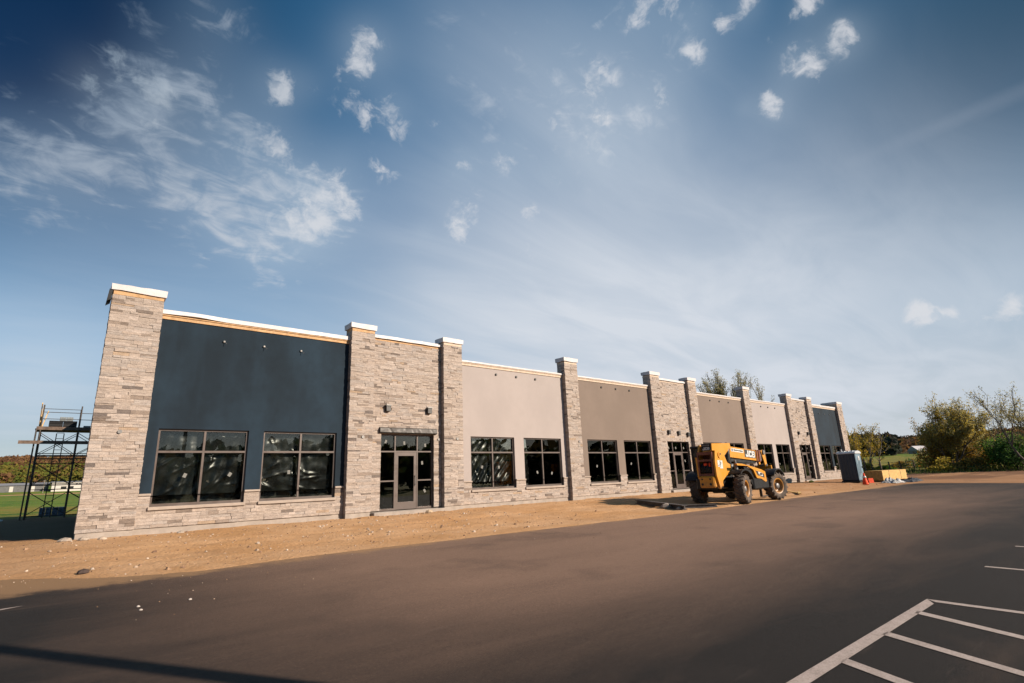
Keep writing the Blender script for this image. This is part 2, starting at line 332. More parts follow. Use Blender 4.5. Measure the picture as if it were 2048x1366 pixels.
# ------------------------------------------------------------------ mesh helper
class MB:
    def __init__(s): s.v = []; s.f = []; s.c = []; s.sm = []
    def add(s, vs, fs, col=(1, 1, 1), smooth=False):
        o = len(s.v); s.v += [tuple(v) for v in vs]
        for f in fs: s.f.append([o + i for i in f]); s.c.append(col); s.sm.append(smooth)
        return s
    def box(s, x0, x1, y0, y1, z0, z1, col=(1, 1, 1)):
        return s.add([(x0, y0, z0), (x1, y0, z0), (x1, y1, z0), (x0, y1, z0), (x0, y0, z1), (x1, y0, z1), (x1, y1, z1), (x0, y1, z1)],
                     [(0, 3, 2, 1), (4, 5, 6, 7), (0, 1, 5, 4), (1, 2, 6, 5), (2, 3, 7, 6), (3, 0, 4, 7)], col)
    def bbox(s, x0, x1, y0, y1, z0, z1, b=.02, col=(1, 1, 1)):
        """box with chamfered edges"""
        vs = []; idx = {}
        X, Y, Z = (x0, x1), (y0, y1), (z0, z1)
        for i in (0, 1):
            for j in (0, 1):
                for k in (0, 1):
                    sx, sy, sz = (1, -1)[i], (1, -1)[j], (1, -1)[k]
                    for a, p in enumerate(((X[i], Y[j] + sy * b, Z[k] + sz * b), (X[i] + sx * b, Y[j], Z[k] + sz * b), (X[i] + sx * b, Y[j] + sy * b, Z[k]))):
                        idx[i, j, k, a] = len(vs); vs.append(p)
        F = []
        for i in (0, 1): F.append([idx[i, 0, 0, 0], idx[i, 1, 0, 0], idx[i, 1, 1, 0], idx[i, 0, 1, 0]])
        for j in (0, 1): F.append([idx[0, j, 0, 1], idx[1, j, 0, 1], idx[1, j, 1, 1], idx[0, j, 1, 1]])
        for k in (0, 1): F.append([idx[0, 0, k, 2], idx[1, 0, k, 2], idx[1, 1, k, 2], idx[0, 1, k, 2]])
        for i in (0, 1):
            for j in (0, 1): F.append([idx[i, j, 0, 0], idx[i, j, 1, 0], idx[i, j, 1, 1], idx[i, j, 0, 1]])
            for k in (0, 1): F.append([idx[i, 0, k, 0], idx[i, 1, k, 0], idx[i, 1, k, 2], idx[i, 0, k, 2]])
        for j in (0, 1):
            for k in (0, 1): F.append([idx[0, j, k, 1], idx[1, j, k, 1], idx[1, j, k, 2], idx[0, j, k, 2]])
        for i in (0, 1):
            for j in (0, 1):
                for k in (0, 1): F.append([idx[i, j, k, 0], idx[i, j, k, 1], idx[i, j, k, 2]])
        c = Vector(((x0 + x1) / 2, (y0 + y1) / 2, (z0 + z1) / 2)); G = []
        for f in F:
            p = [Vector(vs[q]) for q in f]; n = (p[1] - p[0]).cross(p[2] - p[0]); m = sum(p, Vector()) / len(p)
            G.append(f if n.dot(m - c) > 0 else f[::-1])
        return s.add(vs, G, col)
    def tube(s, p0, p1, r0, r1=None, n=8, col=(1, 1, 1), caps=True, smooth=True):
        r1 = r0 if r1 is None else r1
        p0, p1 = Vector(p0), Vector(p1); d = (p1 - p0)
        if d.length < 1e-6: return s
        d.normalize(); a = d.orthogonal().normalized(); b = d.cross(a)
        vs = []
        for p, r in ((p0, r0), (p1, r1)):
            for i in range(n): t = 2 * pi * i / n; vs.append(p + a * (r * cos(t)) + b * (r * sin(t)))
        fs = [(i, (i + 1) % n, n + (i + 1) % n, n + i) for i in range(n)]
        s.add(vs, fs, col, smooth)
        if caps: s.add(vs, [tuple(range(n))[::-1], tuple(range(n, 2 * n))], col)
        return s
    def pipe(s, pts, r, n=6, col=(1, 1, 1)):
        for a, b in zip(pts[:-1], pts[1:]): s.tube(a, b, r, r, n, col)
        return s
    def prism(s, pts, a0, a1, axis='y', col=(1, 1, 1)):
        """polygon (2-D pts) extruded along an axis; pts in (x,z) for y, (y,z) for x, (x,y) for z"""
        def mk(p, a): return {'y': (p[0], a, p[1]), 'x': (a, p[0], p[1]), 'z': (p[0], p[1], a)}[axis]
        n = len(pts); vs = [mk(p, a0) for p in pts] + [mk(p, a1) for p in pts]
        area = sum(pts[i][0] * pts[(i + 1) % n][1] - pts[(i + 1) % n][0] * pts[i][1] for i in range(n))
        fl = (area > 0) ^ (axis == 'y')
        lo = tuple(range(n)); hi = tuple(range(n, 2 * n))
        fs = [lo[::-1] if fl else lo, hi if fl else hi[::-1]]
        for i in range(n):
            q = (i, (i + 1) % n, n + (i + 1) % n, n + i); fs.append(q if fl else q[::-1])
        return s.add(vs, fs, col)
    def lathe(s, prof, n, M, col=(1, 1, 1), smooth=True):
        """prof: list of (axial, radius); revolved about local Y of matrix M"""
        vs = []
        for a, r in prof:
            for i in range(n): t = 2 * pi * i / n; vs.append(M @ Vector((r * cos(t), a, r * sin(t))))
        fs = []
        for k in range(len(prof) - 1):
            for i in range(n): fs.append((k * n + i, k * n + (i + 1) % n, (k + 1) * n + (i + 1) % n, (k + 1) * n + i))
        return s.add(vs, fs, col, smooth)
    def obox(s, c, ax, ay, az, col=(1, 1, 1)):
        """box by centre and three half-axis vectors"""
        c, ax, ay, az = map(Vector, (c, ax, ay, az)); vs = []
        for k in (-1, 1):
            for (i, j) in ((-1, -1), (1, -1), (1, 1), (-1, 1)): vs.append(c + ax * i + ay * j + az * k)
        return s.add(vs, [(0, 3, 2, 1), (4, 5, 6, 7), (0, 1, 5, 4), (1, 2, 6, 5), (2, 3, 7, 6), (3, 0, 4, 7)], col)
    def board(s, p0, p1, w, t, up=(0, 0, 1), col=(1, 1, 1)):
        """plank from p0 to p1, w wide along up, t thick"""
        p0, p1 = Vector(p0), Vector(p1); d = (p1 - p0); l = d.length / 2; d.normalize()
        u = Vector(up); u = (u - d * u.dot(d)).normalized(); n = d.cross(u)
        return s.obox((p0 + p1) / 2, d * l, u * w / 2, n * t / 2, col)
    def rock(s, c, r, col=(1, 1, 1), flat=.6):
        c = Vector(c); vs = []; q = random.random() * 50
        P = [(0, 0, 1)]
        for k, (zz, m) in enumerate(((.55, 6), (-.1, 7), (-.75, 5))):
            for i in range(m): t = 2 * pi * (i + .5 * k) / m; rr = sqrt(1 - zz * zz); P.append((rr * cos(t), rr * sin(t), zz))
        P.append((0, 0, -1))
        import bmesh
        bm = bmesh.new()
        for p in P:
            p = Vector(p); k = 1 + .35 * mnoise.noise(p * 1.3 + Vector((q, 0, 0))); bm.verts.new((c.x + p.x * r * k, c.y + p.y * r * k * .8, c.z + p.z * r * k * flat))
        bmesh.ops.convex_hull(bm, input=bm.verts)
        bm.verts.index_update(); vs = [v.co.copy() for v in bm.verts]; fs = [[v.index for v in f.verts] for f in bm.faces]; bm.free()
        return s.add(vs, fs, col)
    def build(s, name, mat, parent=None, org=(0, 0, 0)):
        me = bpy.data.meshes.new(name); o = Vector(org)
        vs = [(v[0] - o.x, v[1] - o.y, v[2] - o.z) for v in s.v]
        me.from_pydata(vs, [], s.f)
        me.materials.append(MATS[mat] if isinstance(mat, str) else mat)
        ca = me.color_attributes.new('Col', 'FLOAT_COLOR', 'CORNER'); buf = []
        for f, c in zip(s.f, s.c):
            if len(c) == 3: c = (c[0], c[1], c[2], 1)
            buf.extend(c * len(f))
        ca.data.foreach_set('color', buf)
        me.polygons.foreach_set('use_smooth', s.sm); me.update()
        ob = bpy.data.objects.new(name, me); COL.objects.link(ob)
        if parent: ob.parent = parent
        return ob
def tag(o, label=None, cat=None, group=None, kind=None):
    if label: o['label'] = label
    if cat: o['category'] = cat
    if group: o['group'] = group
    if kind: o['kind'] = kind
    return o
def empty(name, loc, rz=0, label=None, cat=None, group=None):
    e = bpy.data.objects.new(name, None); COL.objects.link(e); e.location = loc; e.rotation_euler = (0, 0, rz); e.empty_display_size = .2
    return tag(e, label, cat, group)
GLYPH = {'J': ((.5, .8, .0, 1), (0, .5, 0, .24), (0, .24, .24, .42)), 'C': ((0, .28, .05, .95), (.05, .8, 0, .25), (.05, .8, .75, 1), (.55, .8, .25, .36), (.55, .8, .64, .75)),
         'B': ((0, .28, 0, 1), (.28, .72, 0, .2), (.28, .72, .41, .59), (.28, .72, .8, 1), (.55, .8, .1, .47), (.55, .8, .53, .9)),
         'A': ((0, .25, 0, .85), (.55, .8, 0, .85), (.08, .72, .8, 1), (.25, .55, .36, .54)), 'M': ((0, .22, 0, 1), (.68, .9, 0, 1), (.34, .56, .25, .8), (.22, .4, .62, 1), (.5, .68, .62, 1)),
         'I': ((.28, .54, 0, 1),), 'L': ((0, .26, 0, 1), (.26, .8, 0, .2))}
def text_part(s, size, M, mat, parent, name, extr=.004, sx=1.0, gap=1.0):
    """block capitals cut from flat plates, centred on M; size is the cap height"""
    m = MB(); w = size * gap * sx; n = len(s); k = 0
    for i, ch in enumerate(s):
        x = (i - n / 2) * w + .08 * w
        for (a, b_, c, d) in GLYPH[ch]:
            k += 1; e = extr + .0006 * k
            o = M @ Vector((x + (a + b_) / 2 * size * sx, ((c + d) / 2 - .5) * size, 0))
            ax = (M.to_3x3() @ Vector(((b_ - a) / 2 * size * sx, 0, 0))); ay = (M.to_3x3() @ Vector((0, (d - c) / 2 * size, 0))); az = M.to_3x3() @ Vector((0, 0, e))
            m.obox(o, ax, ay, az)
    return m.build(name, mat, parent)
def facing(loc, nx, ny):
    """matrix for text standing upright whose front looks along (nx, ny)"""
    n = Vector((nx, ny, 0)).normalized(); u = Vector((0, 0, 1)); r = u.cross(n)
    m = Matrix((r, u, n)).transposed().to_4x4(); m.translation = loc; return m
def lerp(a, b, t): return a + (b - a) * t
def sst(x, a, b):
    t = max(0., min(1., (x - a) / (b - a))); return t * t * (3 - 2 * t)
def fbm(x, y, s=1., o=4):
    v = 0; a = 1
    for i in range(o): v += a * mnoise.noise(Vector((x * s, y * s, 3.7 * i))); s *= 2.1; a *= .5
    return v

# ------------------------------------------------------------------ ground
FY = 18.36         # pillar face
WY = 18.58         # wall face
X0, X1 = 0.604, 57.36
EDGE = [(-60, 14.6), (-6, 13.9), (-.5, 13.15), (.2, 12.5), (.6, 12.0), (1.5, 11.5), (2.2, 11.3), (4.5, 11.46), (9, 11.25), (16, 10.9), (22, 11.05), (27.5, 11.3), (34.6, 11.1), (44, 11.5), (46.6, 11.2), (47.2, 8.), (47.6, 5.5)]
def edge_y(x):
    for (a, ya), (b_, yb) in zip(EDGE[:14], EDGE[1:15]):
        if a <= x <= b_: return lerp(ya, yb, (x - a) / (b_ - a))
    return 14.6 if x < 0 else 11.4
def lot_z(y): return .0213 * (max(y, -10) - 2)
def inside_lot(x, y):
    """signed distance-ish: > 0 on the asphalt"""
    a = edge_y(min(x, 46.5)) - y
    return min(a, 47.3 - x)
def gz(x, y):
    s = inside_lot(x, y)
    site = .20 + .27 * sst(y, 11.2, 18.4)
    if y < 11.2: site = lot_z(y) + (.03 if x > 47 else 0)
    if x > 47: site = lerp(site, .22, sst(x, 47, 60)) if y < 11.2 else lerp(site, .26, sst(x, 50, 75))
    r = sqrt(x * x + y * y)
    az = math.degrees(atan2(x, y))
    z = site
    # left / behind the building: long slope up, then the wooded hill
    if y > 44: z += (y - 44) * .0115 * sst(y, 44, 70)
    # right: low grass bank, then rising field, then the ridge
    if x > 80: z += .55 * sst(x, 84, 96) * sst(y, -60, 60) + (x - 95) * .022 * sst(x, 95, 140) * sst(az, 30, 60)
    hill = 0
    if r > 300:
        t = sst(r, 330, 620)
        hl = 18 + 8 * mnoise.noise(Vector((az * .06, 1.5, 0))) + 3 * mnoise.noise(Vector((az * .21, 7.5, 0)))
        hr = 11 + 5 * mnoise.noise(Vector((az * .09, 4.5, 0))) + 2.5 * mnoise.noise(Vector((az * .3, 9.5, 0)))
        hill = t * lerp(hl, hr, sst(az, 25, 60)) * (1 if y > -50 else .3)
    z = min(z, 11) + hill
    if s > 0: z -= .05 * sst(s, 0., .5) + .3 * sst(s, 1, 3)
    else:
        nz = fbm(x, y, .9) * .035 + fbm(x, y, 3.1, 3) * .02
        f = sst(-s, 0, .6)
        z += nz * f + .015 * sst(-s, 0, .2)
        if 11.8 < y < 17.5:
            for yc in (13.1, 15.0):
                q = y - yc - .35 * mnoise.noise(Vector((x * .11, yc, 0))); z += (-.034 * exp(-(q / .17) ** 2) + .016 * exp(-((abs(q) - .34) / .12) ** 2)) * (.6 + .6 * mnoise.noise(Vector((x * .5, yc, 9))))
        if y > 17.8 and X0 < x < X1: z -= .02
    return z
def axis(a, b, step, lo, hi, g=1.22):
    L = []; t = a
    while t < b: L.append(t); t += step
    L.append(b); s = step
    while L[-1] < hi: s *= g; L.append(L[-1] + s)
    s = step
    while L[0] > lo: s *= g; L.insert(0, L[0] - s)
    return L
def make_ground():
    xs = axis(-7, 58, .33, -1400, 1400, 1.10); ys = axis(9.5, 19.5, .16, -400, 1500, 1.10)
    nx, ny = len(xs), len(ys); vs = []; cols = []
    for y in ys:
        for x in xs:
            vs.append((x, y, gz(x, y)))
            r = sqrt(x * x + y * y); az = math.degrees(atan2(x, y))
            g = 0.
            if y > 39: g = sst(y + 2 * fbm(x, y, .12, 3), 41, 45)
            if x > 80: g = max(g, sst(x + 4 * fbm(x, y, .05, 3) - .25 * max(0, y - 10) , 84, 90))
            if x > 58 and y > 24: g = max(g, sst(y + 2 * fbm(x, y, .1, 3), 26, 30))
            if y < -42: g = 1.
            if x < -20: g = max(g, sst(-x + 3 * fbm(x, y, .1, 3), 24, 30))
            road = 1 if (285 < y < 345 and x < 120) else 0
            if road: g *= .25
            w = sst(r, 400, 430)
            if r > 200 and az > 60: w = sst(r, 330, 350)
            moist_shade = .0
            if x > 48: moist_shade = max(0, min(1, .62 + 1.6 * fbm(x * .35, y * 1.6, .16, 4))) * sst(x, 48, 60)
            moist_shade = max(moist_shade, .6 * sst(fbm(x, y, .25, 3), .2, .9))
            if x < 1.5 and 18.4 < y < 46: moist_shade = max(moist_shade, sst(y + .6 * fbm(x, y, .7, 3), 18.6, 20))  # building's cast shade painted into the soil colour behind the corner
            cols.append((g, w, moist_shade, 1))
    fs = [(j * nx + i, j * nx + i + 1, (j + 1) * nx + i + 1, (j + 1) * nx + i) for j in range(ny - 1) for i in range(nx - 1)]
    me = bpy.data.meshes.new('ground'); me.from_pydata(vs, [], fs); me.materials.append(MATS['ground'])
    ca = me.color_attributes.new('Col', 'FLOAT_COLOR', 'POINT'); ca.data.foreach_set('color', [c for k in cols for c in k])
    me.polygons.foreach_set('use_smooth', [True] * len(fs)); me.update()
    o = bpy.data.objects.new('ground', me); COL.objects.link(o); tag(o, kind='structure')
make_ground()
def make_asphalt():
    m = MB(); pts = [(x, edge_y(x)) for x in [-60, -30, -6, -3] + [-.5 + .2 * i for i in range(236)]]
    vs = []; fs = []; rows = [-40., -10., 0., 4., 8., 10.]
    for x, ye in pts:
        ye += .05 * fbm(x, 0, 1.4, 3)
        if x > 46.0: ye = min(ye, 11.3 - (x - 46) * 3.)
        for y in rows[:-1] + [ye - .08, ye]: vs.append((x, y, lot_z(y)))
    n = len(rows) + 1
    for i in range(len(pts) - 1):
        for k in range(n - 1): fs.append((i * n + k, (i + 1) * n + k, (i + 1) * n + k + 1, i * n + k + 1))
        a, b_ = i * n + n - 1, (i + 1) * n + n - 1          # turned-down edge
        vs.append((vs[a][0], vs[a][1] + .03, vs[a][2] - .07)); vs.append((vs[b_][0], vs[b_][1] + .03, vs[b_][2] - .07))
        fs.append((a, b_, len(vs) - 1, len(vs) - 2))
    m.add(vs, fs); tag(m.build('asphalt', 'asphalt'), kind='structure')
make_asphalt()
def stripe(pts, name='parking_line'):
    m = MB(); m.add([(x, y, lot_z(y) + .005) for x, y in pts], [tuple(range(len(pts)))])
    return tag(m.build('parking_line', 'road_paint'), kind='structure')
stripe([(3.2, 2.0), (7.73, 1.945), (7.95, 2.055), (3.2, 2.12)])
stripe([(7.83, 1.95), (7.85, -3.2), (7.95, -3.2), (7.94, 2.05)][::-1])
for xt in (7.22, 6.17, 5.13, 4.1): stripe([(xt - .075, 1.99), (xt - .075 - .42 * 2.2, -.2), (xt + .03 - .42 * 2.2, -.2), (xt + .055, 1.985)][::-1])
for xt in (10.81, 13.56, 16.3): stripe([(xt - .05, 1.98), (xt - .05, -3.2), (xt + .05, -3.2), (xt + .05, 1.98)][::-1])
stripe([(-2.2, 9.10), (-.32, 9.93), (-.08, 10.06), (-.32, 10.02), (-2.2, 9.2)][::-1])

# ------------------------------------------------------------------ the building
BO = (X0, FY, .47)
bld = empty('retail_building', BO, 0, 'long single-storey shop block with stone pillars and navy, cream and taupe stucco bays', 'building')
def part(mb, name, mat, parent=None, label=None):
    o = mb.build(name, mat, parent or bld, BO)
    if label: o['label'] = label
    return o
STONE = [(0.326, 0.276, 0.239), (0.307, 0.259, 0.222), (0.346, 0.296, 0.260), (0.287, 0.243, 0.212), (0.320, 0.266, 0.226), (0.300, 0.263, 0.236)]
def stone_col():
    r = random.random()
    if r < .045: c = random.choice([(0.150, 0.123, 0.106), (0.131, 0.110, 0.099), (0.170, 0.136, 0.113)])
    elif r < .10: c = (0.222, 0.180, 0.150)
    elif r < .12: c = (0.300, 0.226, 0.164)
    else: c = random.choice(STONE)
    k = random.uniform(.92, 1.06); return tuple(x * k for x in c)
def stones(mb, u0, u1, z0, z1, to3, holes=(), jl=0., jr=0.):
    """ledge-stone veneer: every stone its own chipped slab.  to3(u, z, depth) -> point, depth is outwards"""
    zs = [z0]; cuts = sorted({z1} | {h[2] for h in holes if z0 < h[2] < z1} | {h[3] for h in holes if z0 < h[3] < z1})
    for c in cuts:
        while c - zs[-1] > .16: zs.append(zs[-1] + random.choice((.065, .085, .09, .11)))
        zs.append(c)
    for a, b_ in zip(zs[:-1], zs[1:]):
        if b_ - a < .012: continue
        ivs = [(u0 - (random.uniform(0, jl) if jl else 0), u1 + (random.uniform(0, jr) if jr else 0))]
        for (h0, h1, hz0, hz1) in holes:
            if hz0 < b_ - .005 and hz1 > a + .005:
                nv = []
                for p, q in ivs:
                    if h1 <= p or h0 >= q: nv.append((p, q)); continue
                    if h0 > p: nv.append((p, h0))
                    if h1 < q: nv.append((h1, q))
                ivs = nv
        for p, q in ivs:
            u = p
            while u < q - .004:
                L = random.choice((.18, .26, .34, .42, .5)) * random.uniform(.8, 1.2)
                e = u + L
                if q - e < .12: e = q
                split = (b_ - a) > .085 and random.random() < .22
                for (s0, s1) in (((a, (a + b_) / 2), ((a + b_) / 2, b_)) if split else ((a, b_),)):
                    d = random.uniform(.004, .026); g = .0016; c = stone_col()
                    ds = [d + random.uniform(-.006, .006) for _ in range(4)]
                    A = [(u + g, s0 + g), (e - g, s0 + g), (e - g, s1 - g), (u + g, s1 - g)]
                    vs = [to3(x, z, dd) for (x, z), dd in zip(A, ds)] + [to3(x, z, -.02) for x, z in A]
                    mb.add(vs, [(0, 1, 2, 3), (0, 4, 5, 1), (1, 5, 6, 2), (2, 6, 7, 3), (3, 7, 4, 0)], c)
                u = e
    return mb
front = lambda y: (lambda u, z, d: (u, y - d, z))
DK = (.13, .108, .092)
ZB = .30; ZST = .63                # foundation bottom, stone bottom
xs = [X0, 1.851]
for w in (6.005, .919, 3.138, .919, 6.37, .919, 6.37, .919, 3.138, .919, 6.37, .919, 6.37, .919, 3.138, .919, 6.005, 1.247): xs.append(xs[-1] + w)
PIL = [(xs[i], xs[i + 1]) for i in range(0, 20, 2)]
BAY = [(xs[i], xs[i + 1]) for i in range(1, 19, 2)]
KIND = ['navy', 'entry', 'cream', 'taupe', 'entry', 'taupe', 'cream', 'entry', 'navy']
WIN = {0: ((2.17, 4.62), (5.075, 7.525)), 2: ((13.39, 15.83), (16.40, 18.84)), 3: ((20.765, 23.16), (23.74, 26.19)),
       5: ((31.8, 34.24), (34.8, 37.24)), 6: ((39.30, 41.72), (42.32, 44.74)), 8: ((50.75, 53.17), (53.6, 55.85))}
PTOP = 7.20
for i, (a, b_) in enumerate(PIL):
    m = MB(); yb = FY + (1.3 if i == 9 else .52)
    m.box(a + .012, b_ - .012, FY + .012, yb, ZST, PTOP, DK)
    stones(m, a, b_, ZST, PTOP, front(FY), jl=.018, jr=.018)
    zlo = ZST
    stones(m, FY, WY + .02 if i else yb, zlo, PTOP, lambda u, z, d, a=a: (a - d * .5, u, z))
    stones(m, WY + .02, yb, 6.5, PTOP, lambda u, z, d, a=a: (a - d * .5, u, z))
    stones(m, FY, yb if i == 9 else WY + .02, zlo, PTOP, lambda u, z, d, b_=b_: (b_ + d * .5, FY + yb - u if 0 else u, z))
    p = part(m, 'pillar', 'stone_veneer')
    m = MB().box(a + .01, b_ - .01, FY + .015, yb, ZB, ZST); part(m, 'foundation', 'concrete', p)
    m = MB().box(a + .005, b_ - .005, FY - .012, yb + .02, PTOP + .005, PTOP + (.125 if i in (0, 1, 2, 9) else .09)); part(m, 'wood_trim', 'wood_new' if i < 2 else 'wood_pale', p)
    # white wrapped cap, edges a little uneven
    m = MB(); o = .055; zc0, zc1 = PTOP + .125, PTOP + .315; N = 7
    def ring(z, ov, wob): 
        P = []
        for k in range(N): P.append((lerp(a - ov, b_ + ov, k / (N - 1)), FY - ov, z + random.uniform(-wob, wob)))
        for k in range(1, N): P.append((b_ + ov, lerp(FY - ov, yb + ov, k / (N - 1)), z + random.uniform(-wob, wob)))
        for k in range(1, N): P.append((lerp(b_ + ov, a - ov, k / (N - 1)), yb + ov, z + random.uniform(-wob, wob)))
        for k in range(1, N - 1): P.append((a - ov, lerp(yb + ov, FY - ov, k / (N - 1)), z + random.uniform(-wob, wob)))
        return P
    r0, r1 = ring(zc0, o, .018), ring(zc1, o + .01, .012); n = len(r0)
    m.add(r0 + r1, [(k, (k + 1) % n, n + (k + 1) % n, n + k) for k in range(n)] + [tuple(range(n, 2 * n)), tuple(range(n))[::-1]])
    part(m, 'cap', 'white_wrap', p)
    if i == 0:   # loose dark membrane flap on the near corner
        m = MB().prism([(a - .10, PTOP + .14), (a - .02, PTOP + .12), (a - .03, PTOP - .16), (a - .13, PTOP - .24)], FY - .03, FY + .5)
        part(m, 'membrane_flap', 'black_plastic', p)
    m = MB()     # capped conduit hole
    zc = 3.26
    if i in (0, 1, 2, 3):
        cx = {0: 1.233, 1: 8.404, 2: 12.54, 3: 19.89}[i]
        m.tube((cx, FY - .045, zc), (cx, FY + .03, zc), .055, n=14); part(m, 'conduit_stub', 'grey_metal', p)
def grid_wall(m, x0, x1, z0, z1, y0, y1, holes, col=(1, 1, 1)):
    """solid wall with rectangular openings, as a few butting boxes"""
    hs = sorted(holes); zt = max([h[3] for h in hs] + [z0])
    if not hs: m.box(x0, x1, y0, y1, z0, z1, col); return
    m.box(x0, x1, y0, y1, zt, z1, col)
    e = x0
    for h in hs:
        if h[0] > e: m.box(e, h[0], y0, y1, z0, zt, col)
        if h[2] > z0: m.box(h[0], h[1], y0, y1, z0, h[2], col)
        e = h[1]
    if e < x1: m.box(e, x1, y0, y1, z0, zt, col)
def sheet(x0, x1, z0, z1, y, seed, style):
    """hanging, creased plastic film behind the glass"""
    m = MB(); nx, nz = 72, 66; rs = random.Random(seed); vs = []
    cr_ = [(rs.uniform(x0, x1), rs.uniform(z0, z1), rs.uniform(-.6, .6) + (pi / 2 if rs.random() < .5 else .9 * style), rs.uniform(.008, .03), rs.uniform(.02, .055), rs.uniform(.25, .9)) for _ in range(22)]
    o = rs.random() * 90
    for j in range(nz + 1):
        for i in range(nx + 1):
            x = lerp(x0, x1, i / nx); z = lerp(z0, z1, j / nz)
            h = .04 * mnoise.noise(Vector((x * 1.6, z * 1.3, o))) + .014 * mnoise.noise(Vector((x * 4.5, z * 4.1, o + 3))) 
            t = (z - z0) / (z1 - z0)
            fold = (x - x0) * cos(.5 * style) + (z1 - z) * sin(.5 * style)
            h += (.006 + .03 * abs(style)) * sin(fold * 21 + 3.2 * mnoise.noise(Vector((x * .8, z * .8, o + 7)))) * max(0, mnoise.noise(Vector((x * .9, z * .9, o + 20))) + .35)
            for (cx, cz, an, am, wd, ln) in cr_:
                u = (x - cx) * cos(an) + (z - cz) * sin(an); v = -(x - cx) * sin(an) + (z - cz) * cos(an)
                h += am * exp(-(v / wd) ** 2 - (u / ln / .5) ** 2)
            vs.append((x, y + min(.09, max(-.05, -h)), z))
    fs = [(j * (nx + 1) + i, j * (nx + 1) + i + 1, (j + 1) * (nx + 1) + i + 1, (j + 1) * (nx + 1) + i) for j in range(nz) for i in range(nx)]
    return m.add(vs, fs, smooth=True)
WB, WT, WTR = 1.195, 3.40, 2.735
def window(x0, x1, seed, style):
    yf = WY + .07; m = MB(); t = .055; d = .115; xm = (x0 + x1) / 2
    m.box(x0, x0 + t, yf, yf + d, WB, WT); m.box(x1 - t, x1, yf, yf + d, WB, WT)
    m.box(x0 + t, x1 - t, yf + .002, yf + d, WT - t, WT); m.box(x0 + t, x1 - t, yf + .002, yf + d, WB, WB + .075)
    m.box(xm - .03, xm + .03, yf + .004, yf + d, WB + .075, WT - t)
    m.box(x0 + t, xm - .03, yf + .002, yf + d, WTR - .03, WTR + .03); m.box(xm + .03, x1 - t, yf + .002, yf + d, WTR - .03, WTR + .03)
    w = part(m, 'window', 'bronze_frame')
    for a, b_ in ((x0 + t, xm - .03), (xm + .03, x1 - t)):
        for c, e in ((WB + .075, WTR - .03), (WTR + .03, WT - t)):
            part(MB().box(a - .006, b_ + .006, yf + .05, yf + .062, c - .006, e + .006), 'pane', 'window_glass', w)
    part(sheet(x0 + .03, x1 - .03, WB + .03, WT - .03, yf + .22, seed, style), 'plastic_sheet', 'plastic_sheet', w)
    rs = random.Random(seed + 5)
    for k in range(2 if style else 1):
        cx = lerp(x0, x1, (.3, .72)[k] + rs.uniform(-.12, .12)); cz = rs.uniform(1.75, 2.15); an = rs.uniform(-.6, .6)
        M_ = Matrix.Rotation(an, 4, 'Y')
        ax, az_ = M_ @ Vector((.045, 0, 0)), M_ @ Vector((0, 0, .062))
        if abs(cx - xm) < .12: cx += .25
        part(MB().obox((cx, yf + .046, cz), ax, (0, .002, 0), az_), 'sticker', 'paper_white', w)
    part(MB().bbox(x0 - .04, x1 + .04, WY - .095, yf, WB - .095, WB - .004, .008), 'sill', 'cast_sill', w)
    return w
STYLE = {0: .0, 2: 1.3, 3: 0., 5: 0., 6: 0., 8: 0.}
fix_x = {0: (3.64, 4.86, 6.09), 2: (14.88, 16.1, 17.32), 3: (22.21, 23.43, 24.65), 5: (33.43, 34.64, 35.88), 6: (40.8, 41.97, 43.18), 8: (52.0, 53.2, 54.4)}
